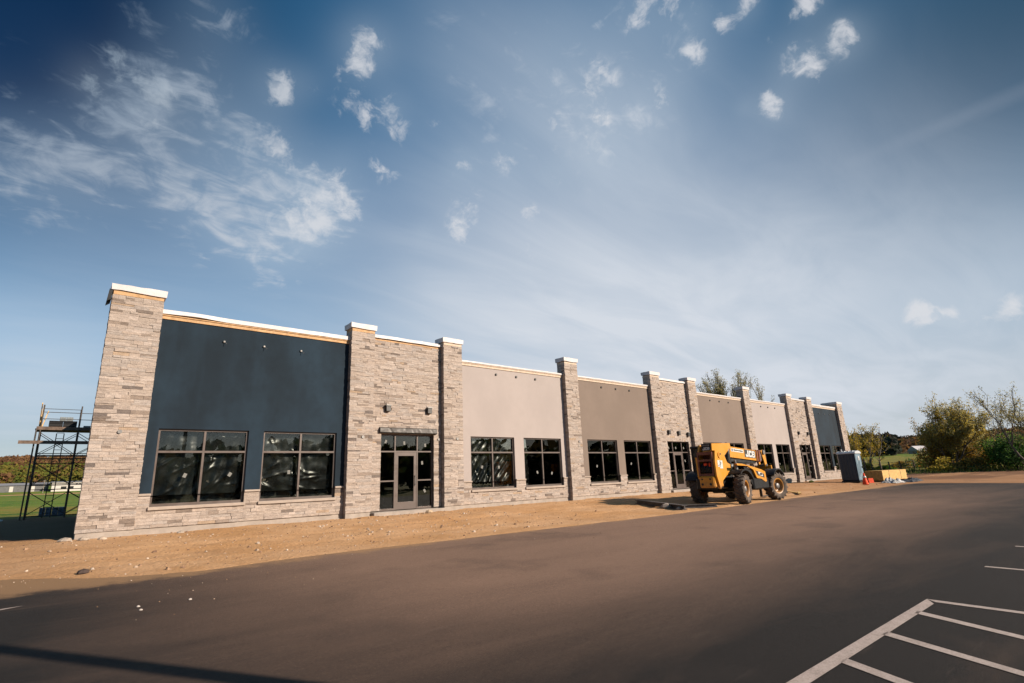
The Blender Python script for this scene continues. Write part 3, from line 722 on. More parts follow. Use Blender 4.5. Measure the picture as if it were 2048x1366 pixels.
for i, (a, b_) in enumerate(BAY):
    k = KIND[i]
    if k == 'entry':
        dx0 = a + (9.238 - 8.7755); dx1 = dx0 + 2.31; DB, DT = .61, 3.41
        hole = (dx0, dx1, ZST, DT)
        m = MB(); grid_wall(m, a, b_, ZST, 7.03, WY + .012, WY + .3, [hole], DK)
        stones(m, a + .02, b_ - .02, ZST, 7.03, front(WY), [hole])
        wl = part(m, 'entrance_wall', 'stone_veneer', label='stone clad entrance bay wall')
        part(MB().box(a, b_, WY + .015, WY + .3, ZB, DB - .02), 'foundation', 'concrete', wl)
        part(MB().bbox(dx0 - .35, dx1 + .35, WY - .30, WY + .012, .36, DB - .03, .015), 'threshold', 'concrete', wl)
        part(MB().box(a, b_, WY - .015, WY + .3, 7.035, 7.11), 'wood_trim', 'wood_pale' if i > 1 else 'wood_new', wl)
        zt0, zt1 = 7.11, 7.24
        # storefront frame
        yf = WY + .09; d = .11; t = .05; f = MB()
        m1, m2 = dx0 + .645, dx0 + 1.615; zt = 2.76; zs = 1.67
        for x in (dx0, dx1 - t): f.box(x, x + t, yf, yf + d, DB, DT)
        f.box(dx0 + t, dx1 - t, yf + .002, yf + d, DT - t, DT)
        for x in (m1, m2): f.box(x - .025, x + .025, yf + .002, yf + d, DB, DT - t)
        f.box(dx0 + t, m1 - .025, yf + .004, yf + d, zt - .025, zt + .025); f.box(m1 + .025, m2 - .025, yf + .004, yf + d, zt - .025, zt + .03); f.box(m2 + .025, dx1 - t, yf + .004, yf + d, zt - .025, zt + .025)
        for p, q in ((dx0 + t, m1 - .025), (m2 + .025, dx1 - t)):
            f.box(p, q, yf + .004, yf + d, zs - .025, zs + .025); f.box(p, q, yf + .004, yf + d, DB, DB + .07)
        fr = part(f, 'entrance_frame', 'bronze_frame')
        panes = [(dx0 + t, m1 - .025, DB + .07, zs - .025), (dx0 + t, m1 - .025, zs + .025, zt - .025), (dx0 + t, m1 - .025, zt + .025, DT - t), (m1 + .025, m2 - .025, zt + .03, DT - t),
                 (m2 + .025, dx1 - t, DB + .07, zs - .025), (m2 + .025, dx1 - t, zs + .025, zt - .025), (m2 + .025, dx1 - t, zt + .025, DT - t)]
        rs = random.Random(i)
        for q, (p0, p1, q0, q1) in enumerate(panes):
            part(MB().box(p0 - .005, p1 + .005, yf + .05, yf + .062, q0 - .005, q1 + .005), 'pane', 'window_glass', fr)
            if q in (2, 3, 4, 5, 6):
                cx = lerp(p0, p1, rs.uniform(.35, .65)); cz = lerp(q0, q1, rs.uniform(.4, .65)); M_ = Matrix.Rotation(rs.uniform(-.7, .7), 4, 'Y')
                part(MB().obox((cx, yf + .046, cz), M_ @ Vector((.04, 0, 0)), (0, .002, 0), M_ @ Vector((0, 0, .065))), 'sticker', 'paper_white', fr)
        # door leaf
        f = MB(); p, q = m1 + .03, m2 - .03; z0, z1 = DB + .012, zt - .03; y0, y1 = yf + .012, yf + .058
        f.box(p, p + .115, y0, y1, z0, z1); f.box(q - .115, q, y0, y1, z0, z1); f.box(p + .115, q - .115, y0 + .001, y1, z1 - .13, z1); f.box(p + .115, q - .115, y0 + .001, y1, z0, z0 + .27)
        dr = part(f, 'door', 'bronze_frame')
        part(MB().box(p + .11, q - .11, y0 + .018, y0 + .028, z0 + .265, z1 - .125), 'pane', 'window_glass', dr)
        h = MB(); hx = q - .06
        h.tube((hx, y0 - .05, z0 + .85), (hx, y0 - .05, z0 + 1.25), .013); h.tube((hx, y0 - .05, z0 + .9), (hx, y0, z0 + .9), .01); h.tube((hx, y0 - .05, z0 + 1.2), (hx, y0, z0 + 1.2), .01)
        part(h, 'handle', 'grey_metal', dr)
        if i == 1:   # rolled dark flashing over the first door
            f = MB(); N = 26; vs = []
            for j in range(N + 1):
                x = lerp(dx0 - .09, dx1 + .1, j / N); w1, w2 = .02 * mnoise.noise(Vector((j * .9, 0, 3))), .02 * mnoise.noise(Vector((j * .9, 5, 3)))
                vs += [(x, WY - .03, 3.66 + w1 * .4), (x, WY - .12 + w1, 3.62), (x, WY - .13 + w2, 3.47), (x, WY - .06, 3.43 + w2 * .4), (x, WY + .05, 3.43), (x, WY + .05, 3.66)]
            fs = []
            for j in range(N):
                for r in range(6): fs.append((j * 6 + r, j * 6 + (r + 1) % 6, (j + 1) * 6 + (r + 1) % 6, (j + 1) * 6 + r))
            fs += [(0, 1, 2, 3, 4, 5), tuple(N * 6 + r for r in range(5, -1, -1))]
            f.add(vs, fs, smooth=False); part(f, 'rolled_flashing', 'dark_flashing')
        boxes = {1: ((9.47, 4.37), (11.3, 4.37)), 4: ((28.08, 3.93), (29.12, 3.9), (30.15, 3.84)), 7: ((46.8, 4.34), (48.62, 4.34))}[i]
        for (x, z) in boxes:
            bm_ = MB().bbox(x - .10, x + .10, WY - .14, WY + .01, z - .11, z + .10, .012); bx_ = part(bm_, 'wall_light', 'black_metal')
            part(MB().prism([(x - .12, z + .104), (x + .12, z + .104), (x + .10, z + .145), (x - .10, z + .145)], WY - .17, WY + .01), 'hood', 'grey_metal', bx_)
        if i == 1:
            for (x, z) in ((11.77, 3.24), (8.84, 3.24)):
                part(MB().tube((x, WY - .05, z), (x, WY + .03, z), .05, n=14), 'conduit_stub', 'grey_metal')
    else:
        mat = {'navy': 'stucco_navy', 'cream': 'stucco_cream', 'taupe': 'stucco_taupe'}[k]
        top = 6.72 if k == 'navy' else 6.47
        hs = [(p, q, WB, WT) for p, q in WIN[i]]
        m = MB(); grid_wall(m, a, b_, 1.56, top, WY, WY + .3, hs)
        wl = part(m, 'bay_wall', mat, label={'navy': 'dark navy stucco bay wall', 'cream': 'pale cream stucco bay wall', 'taupe': 'taupe brown stucco bay wall'}[k])
        m = MB(); h2 = [(p, q, WB - .095, 1.56) for p, q in WIN[i]]
        grid_wall(m, a, b_, ZST, 1.50, WY + .002, WY + .3, [(p, q, WB, 1.50) for p, q in WIN[i]], DK)
        stones(m, a + .02, b_ - .02, ZST, 1.50, front(WY - .02), [(p - .005, q + .005, WB - .095, 1.6) for p, q in WIN[i]])
        bs = part(m, 'stone_base', 'stone_veneer')
        part(MB().box(a, b_, WY + .004, WY + .3, ZB, ZST - .002), 'foundation', 'concrete', bs)
        e = a + .02
        for p, q in list(WIN[i]) + [(b_ - .02, 0)]:
            if p - e > .05: part(MB().bbox(e, p, WY - .075, WY + .02, 1.502, 1.562, .006), 'ledge', 'cast_sill', bs)
            e = q
        part(MB().box(a, b_, WY - .03, WY + .3, top + .004, top + .10), 'wood_trim', 'wood_new' if i == 0 else 'wood_pale', wl)
        part(MB().box(a, b_, WY - .055, WY + .3, top + .104, top + .135), 'wood_trim', 'wood_new' if i == 0 else 'wood_pale', wl)
        zt0, zt1 = top + .135, top + (.28 if k == 'navy' else .215)
        for x in fix_x[i]:
            q_ = .032 if k == 'navy' else .045; bm_ = MB().bbox(x - q_, x + q_, WY - .05, WY + .004, 6.23 - q_, 6.23 + q_, .008)
            if k == 'navy': bm_.tube((x + .03, WY - .05, 6.2), (x + .06, WY - .12, 6.14), .008)
            part(bm_, 'junction_box', 'grey_metal' if k == 'navy' else 'black_metal')
        for j, (p, q) in enumerate(WIN[i]): window(p, q, i * 10 + j, STYLE[i] if j or k != 'navy' else .4)
    # white membrane wrapped over the parapet, edge slightly wavy and lifted in places
    m = MB(); N = 40; vs = []; lift = .09 if i == 0 else .02
    for j in range(N + 1):
        x = lerp(a, b_, j / N); w = .012 * mnoise.noise(Vector((x * 1.7, i, 0))) + (lift * exp(-((x - a - .9) / .55) ** 2)) * .4
        vs += [(x, WY - .075 - abs(w), zt0 + .01 + w), (x, WY - .08, zt1 + w * .6), (x, WY + .34, zt1 + .02), (x, WY + .34, zt0)]
    fs = []
    for j in range(N):
        for r in range(4): fs.append((j * 4 + r, (j + 1) * 4 + r, (j + 1) * 4 + (r + 1) % 4, j * 4 + (r + 1) % 4))
    fs += [(0, 1, 2, 3), tuple(N * 4 + r for r in (3, 2, 1, 0))]
    m.add(vs, fs); part(m, 'coping', 'white_wrap', wl)
# shell: end walls, back wall, roof, slab, inner partitions
BY = 38.0; EX0, EX1 = X0 + .75, X1 - .4
sh = MB()
sh.box(EX0, EX0 + .25, FY + .525, BY, ZB, 6.55); sh.box(EX1 - .25, EX1, FY + 1.305, BY, ZB, 6.55); sh.box(EX0 + .25, EX1 - .25, BY - .25, BY, ZB, 6.55)
part(sh, 'side_wall', 'block_wall')
part(MB().box(EX0 + .25, EX1 - .25, WY + .3, BY - .25, 5.7, 5.9), 'roof', 'roofing')
part(MB().box(EX0 + .25, EX1 - .25, WY + .31, BY - .25, .45, .60), 'floor', 'interior_floor')
it = MB(); it.box(EX0 + .25, EX1 - .25, WY + 6, WY + 6.1, .60, 5.7)
for x in (8.3, 12.4, 19.6, 26.9, 31.0, 38.3, 45.6, 49.6): it.box(x, x + .1, WY + .31, WY + 6, .60, 5.7)
part(it, 'partition', 'interior_dark')

# ------------------------------------------------------------------ telehandler
TX, TY = 23.35, 12.2
th = empty('telehandler', (TX, TY, gz(TX, TY) - .0), radians(2.0), 'yellow telescopic handler parked on the dirt with its boom lowered', 'telehandler')
TZ0 = 0.0
def tp(mb, name, mat, parent=None): return mb.build(name, mat, parent or th)
# chassis and axles
m = MB(); m.bbox(-3.0, 2.0, -.52, .30, .62, 1.05, .04); m.bbox(-.55, .95, -1.0, -.52, .50, .98, .05); m.bbox(-.6, .9, .3, 1.0, .45, .95, .05)
for x in (-1.62, 1.62): m.tube((x, -.85, .6), (x, .85, .6), .14, n=10); m.bbox(x - .22, x + .22, -.3, .3, .42, .82, .06)
tp(m, 'chassis', 'black_plastic')
# boom tower: two thick plates
PL = [(-3.13, 2.42), (-1.56, 2.46), (-1.54, 2.29), (-2.18, 1.93), (-2.02, 1.66), (-1.70, 1.55), (-1.74, 1.18), (-2.2, 1.14), (-2.55, .95), (-2.84, .62), (-3.03, 1.14), (-3.04, 1.70), (-2.94, 2.14), (-3.16, 2.14)]
m = MB(); m.prism(PL, -.66, -.58, 'y'); m.prism([(-3.05, 1.9), (-1.9, 1.9), (-1.70, 1.55), (-1.74, 1.18), (-2.2, 1.14), (-2.55, .95), (-2.84, .62), (-3.03, 1.14)], .10, .18, 'y'); m.prism([(-2.7, 2.40), (-1.8, 2.40), (-1.9, 1.9), (-2.9, 1.9)], .10, .18, 'y')
m.tube((-2.62, -.69, 1.96), (-2.62, -.66, 1.96), .13, n=20); m.tube((-2.62, -.70, 1.96), (-2.62, -.69, 1.96), .05, n=12)
tw = tp(m, 'boom_tower', 'machine_yellow')
m = MB(); m.tube((-2.60, -.715, 2.0), (-2.60, -.70, 2.0), .035, n=12); m.box(-2.72, -2.70, -.664, -.662, 1.86, 1.90); tp(m, 'pivot_pin', 'ink_black', tw)
m = MB()
for (x, z, w, h) in ((-2.72, 1.62, .13, .13), (-2.56, 1.58, .12, .16)): m.box(x - w, x + w, -.668, -.662, z - h, z + h)
s_ = tp(m, 'warning_sticker', 'sticker_white', tw)
m = MB()
for k in range(3): m.box(-2.80 + .1 * k, -2.74 + .1 * k, -.672, -.669, 1.52 + .05 * k, 1.56 + .05 * k)
tp(m, 'sticker_print', 'ink_black', tw)
# rear frame, engine bay opening with hoses
m = MB(); m.bbox(-3.12, -2.35, -.57, .09, .68, 1.14, .05); tp(m, 'rear_bumper', 'machine_yellow')
m = MB(); m.box(-3.0, -2.5, -.565, -.545, 1.15, 2.0); m.box(-3.06, -3.0, -.57, -.50, 1.15, 2.1); m.box(-3.06, -3.0, .03, .10, 1.15, 2.1); m.box(-3.06, -3.0, -.5, .03, 1.72, 1.80); m.box(-3.06, -3.0, -.5, .03, 1.15, 1.24); m.box(-3.06, -3.0, -.5, .03, 1.98, 2.1)
m.box(-2.5, -2.42, -.57, .10, 1.15, 2.0); tp(m, 'rear_frame', 'machine_red_shade')  # yellow frame in shade, painted as dark red-brown
m = MB()
for q in range(7):
    y = -.42 + .07 * q; m.pipe([(-2.98, y, 1.28), (-3.02, y + .03, 1.42 + .03 * (q % 3)), (-2.95, y + .07, 1.58), (-2.6, y + .05, 1.66)], .022)
m.bbox(-2.9, -2.5, -.45, -.1, 1.26, 1.5, .04); tp(m, 'hydraulic_hose', 'hose')
m = MB(); m.bbox(-3.0, -2.85, -.42, -.34, 1.5, 1.66, .02); m.bbox(-3.0, -2.85, -.26, -.12, 1.55, 1.66, .02); tp(m, 'valve_block', 'hazard_orange')
m = MB()
for y in (-.40, -.05): m.tube((-3.135, y, .82), (-3.11, y, .82), .05, n=10); m.tube((-3.135, y, 1.02), (-3.11, y, 1.02), .035, n=10)
tp(m, 'tow_hole', 'ink_black')
m = MB(); m.bbox(-3.16, -3.10, -.62, -.20, 2.15, 2.43, .012); pl_ = tp(m, 'rear_plate', 'black_plastic')
text_part('JCB', .11, facing(Vector((-3.165, -.41, 2.225)), -1, 0), 'mark_white', pl_, 'lettering', gap=.95)
m = MB()
for q in range(6): m.box(-3.168, -3.162, -.56 + .05 * q, -.525 + .05 * q, 2.33, 2.385)
tp(m, 'plate_print', 'grey_metal', pl_)
# boom
def along(a, b, w, h, y, mb): # tapered-free box between two (x,z) centres
    p0, p1 = Vector((a[0], y, a[1])), Vector((b[0], y, b[1])); return mb.board(p0, p1, h, w)
BA, BB = (-2.75, 2.22), (1.75, 1.93)
m = MB(); along(BA, BB, .36, .46, -.22, m)
bo = tp(m, 'boom', 'machine_yellow')
dr_ = (Vector((BB[0], 0, BB[1])) - Vector((BA[0], 0, BA[1]))).normalized()
def bpt(t, dz, y): # point along the boom, metres from BA
    n = Vector((-dr_.z, 0, dr_.x)); p = Vector((BA[0], 0, BA[1])) + dr_ * t + n * dz; return Vector((p.x, y, p.z))
m = MB(); m.board(bpt(4.18, 0, -.22), bpt(4.28, 0, -.22), .53, .43); m.board(bpt(4.40, 0, -.22), bpt(4.54, 0, -.22), .54, .44); tp(m, 'boom_collar', 'machine_red_shade', bo)
m = MB(); m.board(bpt(4.54, -.01, -.22), bpt(4.80, -.01, -.22), .36, .28); tp(m, 'inner_boom', 'grey_metal', bo)
m = MB(); m.prism([(1.98, 2.16), (2.22, 2.22), (2.40, 2.02), (2.48, 1.42), (2.30, 1.40), (2.16, 1.78)], -.40, -.34); m.prism([(1.98, 2.16), (2.22, 2.22), (2.40, 2.02), (2.48, 1.42), (2.30, 1.40), (2.16, 1.78)], -.10, -.04)
m.bbox(2.36, 2.46, -.62, .18, 1.2, 1.5, .02); cg = tp(m, 'fork_carriage', 'machine_yellow')
m = MB(); m.tube((2.20, -.46, 2.10), (2.20, .02, 2.10), .11, n=14); m.tube((2.36, -.44, 1.5), (2.36, .0, 1.5), .06, n=10); tp(m, 'pin_boss', 'grey_metal', cg)
m = MB()
for y in (-.55, .1): m.bbox(2.46, 2.52, y - .06, y + .06, .10, 1.35, .01); m.bbox(2.46, 3.45, y - .06, y + .06, .06, .11, .01)
tp(m, 'fork', 'black_metal', cg)
n_ = Vector((-dr_.z, 0, dr_.x))
def bplate(t0, t1, z0, z1, y): return MB().obox(bpt((t0 + t1) / 2, (z0 + z1) / 2, y), dr_ * (t1 - t0) / 2, (0, .004, 0), n_ * (z1 - z0) / 2)
tp(bplate(3.02, 4.10, -.14, .20, -.403), 'badge', 'ink_black', bo)
def bmat(t, dz, y):
    mm = Matrix((dr_, n_, Vector((0, -1, 0)))).transposed().to_4x4(); mm.translation = bpt(t, dz, y); return mm
text_part('JCB', .285, bmat(3.555, .03, -.408), 'mark_white', bo, 'lettering', sx=1.18, gap=.92)
st_ = tp(bplate(1.75, 2.92, .03, .17, -.403), 'dealer_sticker', 'sticker_white', bo)
m = MB(); o_ = bpt(1.86, .10, -.409); m.obox(o_, dr_ * .045, (0, .002, 0), n_ * .05)
t = 2.0
while t < 2.82:
    w = random.uniform(.03, .07); m.obox(bpt(t + w / 2, .10 + random.uniform(-.006, .006), -.409), dr_ * w / 2, (0, .002, 0), n_ * random.uniform(.02, .034)); t += w + .018
tp(m, 'sticker_print', 'ink_black', bo)
m = MB(); m.board(bpt(1.6, -.34, -.22), bpt(4.2, -.30, -.22), .12, .24); m.board(bpt(2.2, -.44, -.22), bpt(3.6, -.36, -.22), .08, .16)
m.pipe([(-1.75, -.60, 1.5), (-1.72, -.62, 2.0), (-1.62, -.60, 2.35), (-1.5, -.56, 2.38), (-1.45, -.5, 2.0), (-1.42, -.5, 1.2)], .045)
m.pipe([(-1.85, -.60, 1.65), (-1.80, -.64, 2.1), (-1.66, -.62, 2.25), (-1.58, -.56, 1.7), (-1.55, -.5, 1.2)], .04)
m.bbox(-2.1, -1.5, -.50, -.42, 1.1, 2.2, .03)
m.pipe([bpt(1.05, -.10, -.46), bpt(1.15, .30, -.46), bpt(1.28, .34, -.46), bpt(1.38, .05, -.46), bpt(1.42, -.5, -.46), bpt(1.5, -.8, -.44)], .035)
m.pipe([bpt(.95, -.18, -.5), bpt(1.08, .2, -.5), bpt(1.22, .24, -.5), bpt(1.32, -.05, -.5), bpt(1.36, -.7, -.48)], .03)
m.bbox(-2.15, -1.72, -.56, -.40, 1.58, 2.0, .03); tp(m, 'boom_hose', 'hose', bo)
m = MB(); m.tube(bpt(1.3, -.75, -.22), bpt(2.6, -.42, -.22), .075, n=10); m.tube(bpt(2.6, -.42, -.22), bpt(3.3, -.30, -.22), .045, n=10); tp(m, 'lift_cylinder', 'grey_metal', bo)
# engine pod on the right-hand side
SW = [(-1.95, 1.60), (-1.5, 1.585), (-.5, 1.45), (.35, 1.31), (.66, 1.22), (.70, .82), (.58, .78), (.20, .93), (-.24, .97), (-.48, 1.33), (-1.03, 1.49), (-1.9, 1.52)]
m = MB(); m.prism(SW, -1.02, -.94, 'y'); pod = tp(m, 'engine_cover', 'machine_yellow')
m = MB(); m.prism([(-1.2, 1.46), (.6, 1.17), (.6, .60), (-.5, .60), (-.75, .95)], -.94, -.45, 'y'); tp(m, 'engine_pod', 'black_plastic')
m = MB(); m.prism([(-.30, 1.29), (.32, 1.18), (.50, 1.12), (.50, .96), (.16, 1.03), (-.14, 1.08)], -1.025, -1.019, 'y'); tp(m, 'grille', 'ink_black', pod)
m = MB(); m.prism([(-.08, 1.235), (.33, 1.165), (.35, 1.03), (.0, 1.09)], -1.031, -1.026, 'y'); tp(m, 'badge', 'mark_white', pod)
mm = Matrix(((dr_.x, 0, 0), (0, 0, -1), (dr_.z, 1, 0))).to_4x4()
mm = Matrix((dr_, n_, Vector((0, -1, 0)))).transposed().to_4x4(); mm.translation = Vector((.15, -1.034, 1.132))
text_part('JCB', .085, mm, 'ink_black', pod, 'lettering', sx=1.1, gap=.95)
m = MB(); m.tube((-1.60, -.80, 1.25), (-1.60, -.80, 1.62), .085, n=14); m.tube((-1.60, -.80, 1.62), (-1.62, -.80, 1.74), .05, n=12); tp(m, 'exhaust', 'grey_metal')
# cab on the far side
m = MB()
for (x, z0, z1) in ((-1.75, .95, 2.36), (.15, .95, 2.30)):
    for y in (.28, 1.02): m.bbox(x - .04, x + .04, y - .04, y + .04, z0, z1, .01)
m.bbox(-1.85, .25, .22, 1.08, 2.30, 2.42, .04); m.bbox(-1.8, .2, .24, 1.06, .9, 1.35, .03)
cb = tp(m, 'cab', 'black_plastic')
m = MB(); m.box(-1.76, -1.75, .32, .98, 1.35, 2.3); m.box(.15, .16, .32, .98, 1.35, 2.3); m.box(-1.7, .1, 1.02, 1.03, 1.35, 2.3); m.box(-1.7, .1, .27, .28, 1.35, 2.3); tp(m, 'pane', 'glass_dark', cb)
m = MB(); m.bbox(-1.1, -.6, .45, .9, 1.0, 1.25, .05); m.bbox(-1.2, -1.05, .45, .9, 1.2, 1.8, .04); tp(m, 'seat', 'black_plastic', cb)
# wheels
def wheel(x, y, side, steer):
    R_, Wd = .60, .40
    M_ = Matrix.Translation((x, y, R_ - .02)) @ Matrix.Rotation(steer, 4, 'Z') @ Matrix.Rotation(pi if side > 0 else 0, 4, 'Z')
    # local -Y is the outside face
    e = bpy.data.objects.new('wheel', None); COL.objects.link(e); e.parent = th; e.empty_display_size = .2
    t = MB(); h = Wd / 2
    t.lathe([(-h * .75, .325), (-h, .38), (-h * 1.02, .46), (-h * .92, .535), (-h * .55, .56), (0, .565), (h * .55, .56), (h * .92, .535), (h, .46), (h, .38), (h * .75, .325)], 44, M_)
    n = 17
    for k in range(n):
        for sgn in (-1, 1):
            a0 = 2 * pi * (k + (.25 if sgn > 0 else -.25)) / n; pts = []
            for (yy, da, r0, r1) in ((0.0, .12, .55, .60), (h * .6, .0, .55, .60), (h * 1.0, -.06, .50, .585), (h * 1.03, -.08, .44, .50)):
                for rr in (r0, r1):
                    for w in (-.045, .045):
                        a = a0 + da + w * (.6 / max(rr, .45)); pts.append(M_ @ Vector((rr * cos(a), sgn * yy, rr * sin(a))))
            fs = []
            for s in range(3):
                o = s * 4; q = o + 4
                fs += [(o + 2, o + 3, q + 3, q + 2), (o, o + 2, q + 2, q), (o + 1, q + 1, q + 3, o + 3)]
            fs += [(0, 1, 3, 2), (12, 13, 15, 14)]
            t.add(pts, fs)
    t.build('tyre', 'rubber_dusty', e)
    r = MB(); r.lathe([(-h * .80, .36), (-h * .82, .30), (-h * .60, .275), (-h * .1, .26), (h * .1, .20), (h * .05, .12), (h * .05, .0)], 28, M_); r.lathe([(h * .8, .36), (h * .6, .27), (h * .1, .26)], 28, M_)
    for k in range(8):
        a = 2 * pi * k / 8; p = M_ @ Vector((.165 * cos(a), h * .04, .165 * sin(a))); q = M_ @ Vector((.165 * cos(a), -h * .12, .165 * sin(a))); r.tube(p, q, .022, n=6)
    r.build('rim', 'machine_yellow', e)
    hb = MB(); hb.lathe([(h * .1, .13), (-h * .55, .12), (-h * .65, .09), (-h * .65, .0)], 20, M_); hb.build('hub', 'grey_metal', e)
wheel(-1.62, -.98, -1, radians(8)); wheel(1.62, -.98, -1, radians(-15)); wheel(-1.62, .98, 1, radians(8)); wheel(1.62, .98, 1, radians(-15))
def fender(x, y0, y1, a0, a1, R_, steer=0):
    f = MB(); N = 14; vs = []
    for k in range(N + 1):
        a = lerp(a0, a1, k / N)
        for (yy, rr) in ((y0, R_), (y1, R_), (y1, R_ - .05), (y0, R_ - .05)): vs.append((x + rr * cos(a), yy, .6 + rr * sin(a)))
    fs = []
    for k in range(N):
        for r in range(4): fs.append((k * 4 + r, k * 4 + (r + 1) % 4, k * 4 + 4 + (r + 1) % 4, k * 4 + 4 + r))
    fs += [(0, 1, 2, 3), tuple(N * 4 + r for r in (3, 2, 1, 0))]
    return f.add(vs, fs)
tp(fender(-1.62, -1.20, -.62, radians(28), radians(128), .76), 'mudguard', 'black_plastic')
tp(fender(1.62, -1.22, -.72, radians(35), radians(140), .74), 'mudguard', 'black_plastic')
tp(fender(-1.62, .66, 1.22, radians(15), radians(150), .76), 'mudguard', 'black_plastic')
tp(fender(1.62, .74, 1.22, radians(35), radians(140), .74), 'mudguard', 'black_plastic')

# ------------------------------------------------------------------ portable toilet
ptx, pty = 45.45, 14.72
pt = empty('portable_toilet', (ptx, pty, gz(ptx, pty) - .01), 0, 'blue portable toilet with pale roof standing before the far navy bay', 'toilet')
def pp(mb, name, mat, parent=None): return mb.build(name, mat, parent or pt)
m = MB(); m.bbox(-.60, .60, -.60, .60, .0, .14, .02); pp(m, 'base', 'black_plastic')
m = MB(); m.bbox(-.57, .57, -.55, .57, .14, 2.08, .05)
for k in range(5):
    m.bbox(-.60, -.56, -.42 + .2 * k, -.34 + .2 * k, .3, 1.95, .01); m.bbox(.56, .60, -.42 + .2 * k, -.34 + .2 * k, .3, 1.95, .01)
pp(m, 'cabin', 'toilet_blue')
m = MB(); m.bbox(-.50, .50, -.60, -.555, .16, 2.02, .015)
for k in range(1, 4): m.bbox(-.40 + .22 * (k - 1), -.26 + .22 * (k - 1), -.625, -.598, .3 + .12 * k, 1.15 + .18 * k, .012)
m.bbox(-.57, -.505, -.59, -.55, .14, 2.08, .01); m.bbox(.505, .57, -.59, -.55, .14, 2.08, .01)
dr2 = pp(m, 'door', 'toilet_door')
m = MB(); m.tube((.0, -.60, 1.72), (.0, -.632, 1.72), .16, n=20); pp(m, 'sign_disc', 'mark_white', dr2)
m = MB(); m.tube((.0, -.63, 1.72), (.0, -.637, 1.72), .055, n=10); m.box(-.04, .04, -.637, -.633, 1.60, 1.66); pp(m, 'sign_mark', 'toilet_blue', dr2)
m = MB(); m.bbox(.36, .46, -.66, -.60, 1.02, 1.14, .01); pp(m, 'handle', 'black_plastic', dr2)
m = MB(); RP = [(-.64, 2.06)] + [(.64 * cos(a) * 1.0, 2.10 + .18 * sin(a)) for a in [pi - pi * k / 12 for k in range(13)]] + [(.64, 2.06)]
m.prism(RP, -.64, .62, 'y'); m.tube((-.45, .3, 2.15), (-.45, .3, 2.42), .05, n=12)
for k in range(4): m.bbox(-.5, .5, -.46 + .27 * k, -.38 + .27 * k, 2.2, 2.285, .01)
pp(m, 'roof', 'toilet_roof')

# ------------------------------------------------------------------ cones, lumber, tarps, rails, debris
def cone_parts(e, M_):
    m = MB(); prof = [(0.03, .165), (.26, .115)], [(.38, .09), (.50, .062)], [(.56, .05), (.70, .025), (.71, .0)]
    R90 = M_ @ Matrix(((1, 0, 0, 0), (0, 0, -1, 0), (0, 1, 0, 0), (0, 0, 0, 1)))
    body = [(.03, .165), (.705, .03), (.71, .0)]
    m.lathe(body, 20, R90); m.build('cone_body', 'hazard_orange', e)
    w = MB(); w.lathe([(.40, .104), (.40, .108), (.52, .083), (.52, .078)], 20, R90); w.build('collar', 'reflect_white', e)
    b_ = MB()
    vs = [M_ @ Vector(p) for p in ((-.18, -.18, 0), (.18, -.18, 0), (.18, .18, 0), (-.18, .18, 0), (-.17, -.17, .035), (.17, -.17, .035), (.17, .17, .035), (-.17, .17, .035))]
    b_.add(vs, [(0, 3, 2, 1), (4, 5, 6, 7), (0, 1, 5, 4), (1, 2, 6, 5), (2, 3, 7, 6), (3, 0, 4, 7)]); b_.build('foot', 'hazard_orange', e)
cx, cy = 42.6, 13.1
c1 = empty('traffic_cone', (cx, cy, gz(cx, cy)), .3, 'orange traffic cone standing upright in front of the blue toilet', 'cone', 'orange traffic cones'); cone_parts(c1, Matrix.Scale(1.12, 4))
cx, cy = 45.2, 13.5
c2 = empty('traffic_cone', (cx, cy, gz(cx, cy) + .15), .9, 'orange traffic cone lying on its side by the board stack', 'cone', 'orange traffic cones'); cone_parts(c2, Matrix.Rotation(radians(97), 4, 'Y'))
lx, ly = 47.5, 13.35
lb = empty('board_stack', (lx, ly, gz(lx + 1, ly)), radians(-3), 'stack of new yellow boards on bearers past the toilet', 'lumber')
m = MB()
for r in range(16):
    for c in range(5):
        j = random.uniform(-.03, .03); m.box(0 + j, 5.0 + random.uniform(-.05, .05), .02 + .235 * c, .02 + .235 * c + .228, .10 + .045 * r, .10 + .045 * r + .041)
m.build('boards', 'wood_board', lb)
for x in (.5, 2.4, 4.4): MB().box(x, x + .09, .0, 1.2, .0, .098).build('bearer', 'wood_old', lb)
m = MB()
for x in (1.3, 3.7): m.box(x, x + .03, .012, 1.19, .825, .83); m.box(x, x + .03, .010, .016, .1, .83)
m.build('strap', 'ink_black', lb)
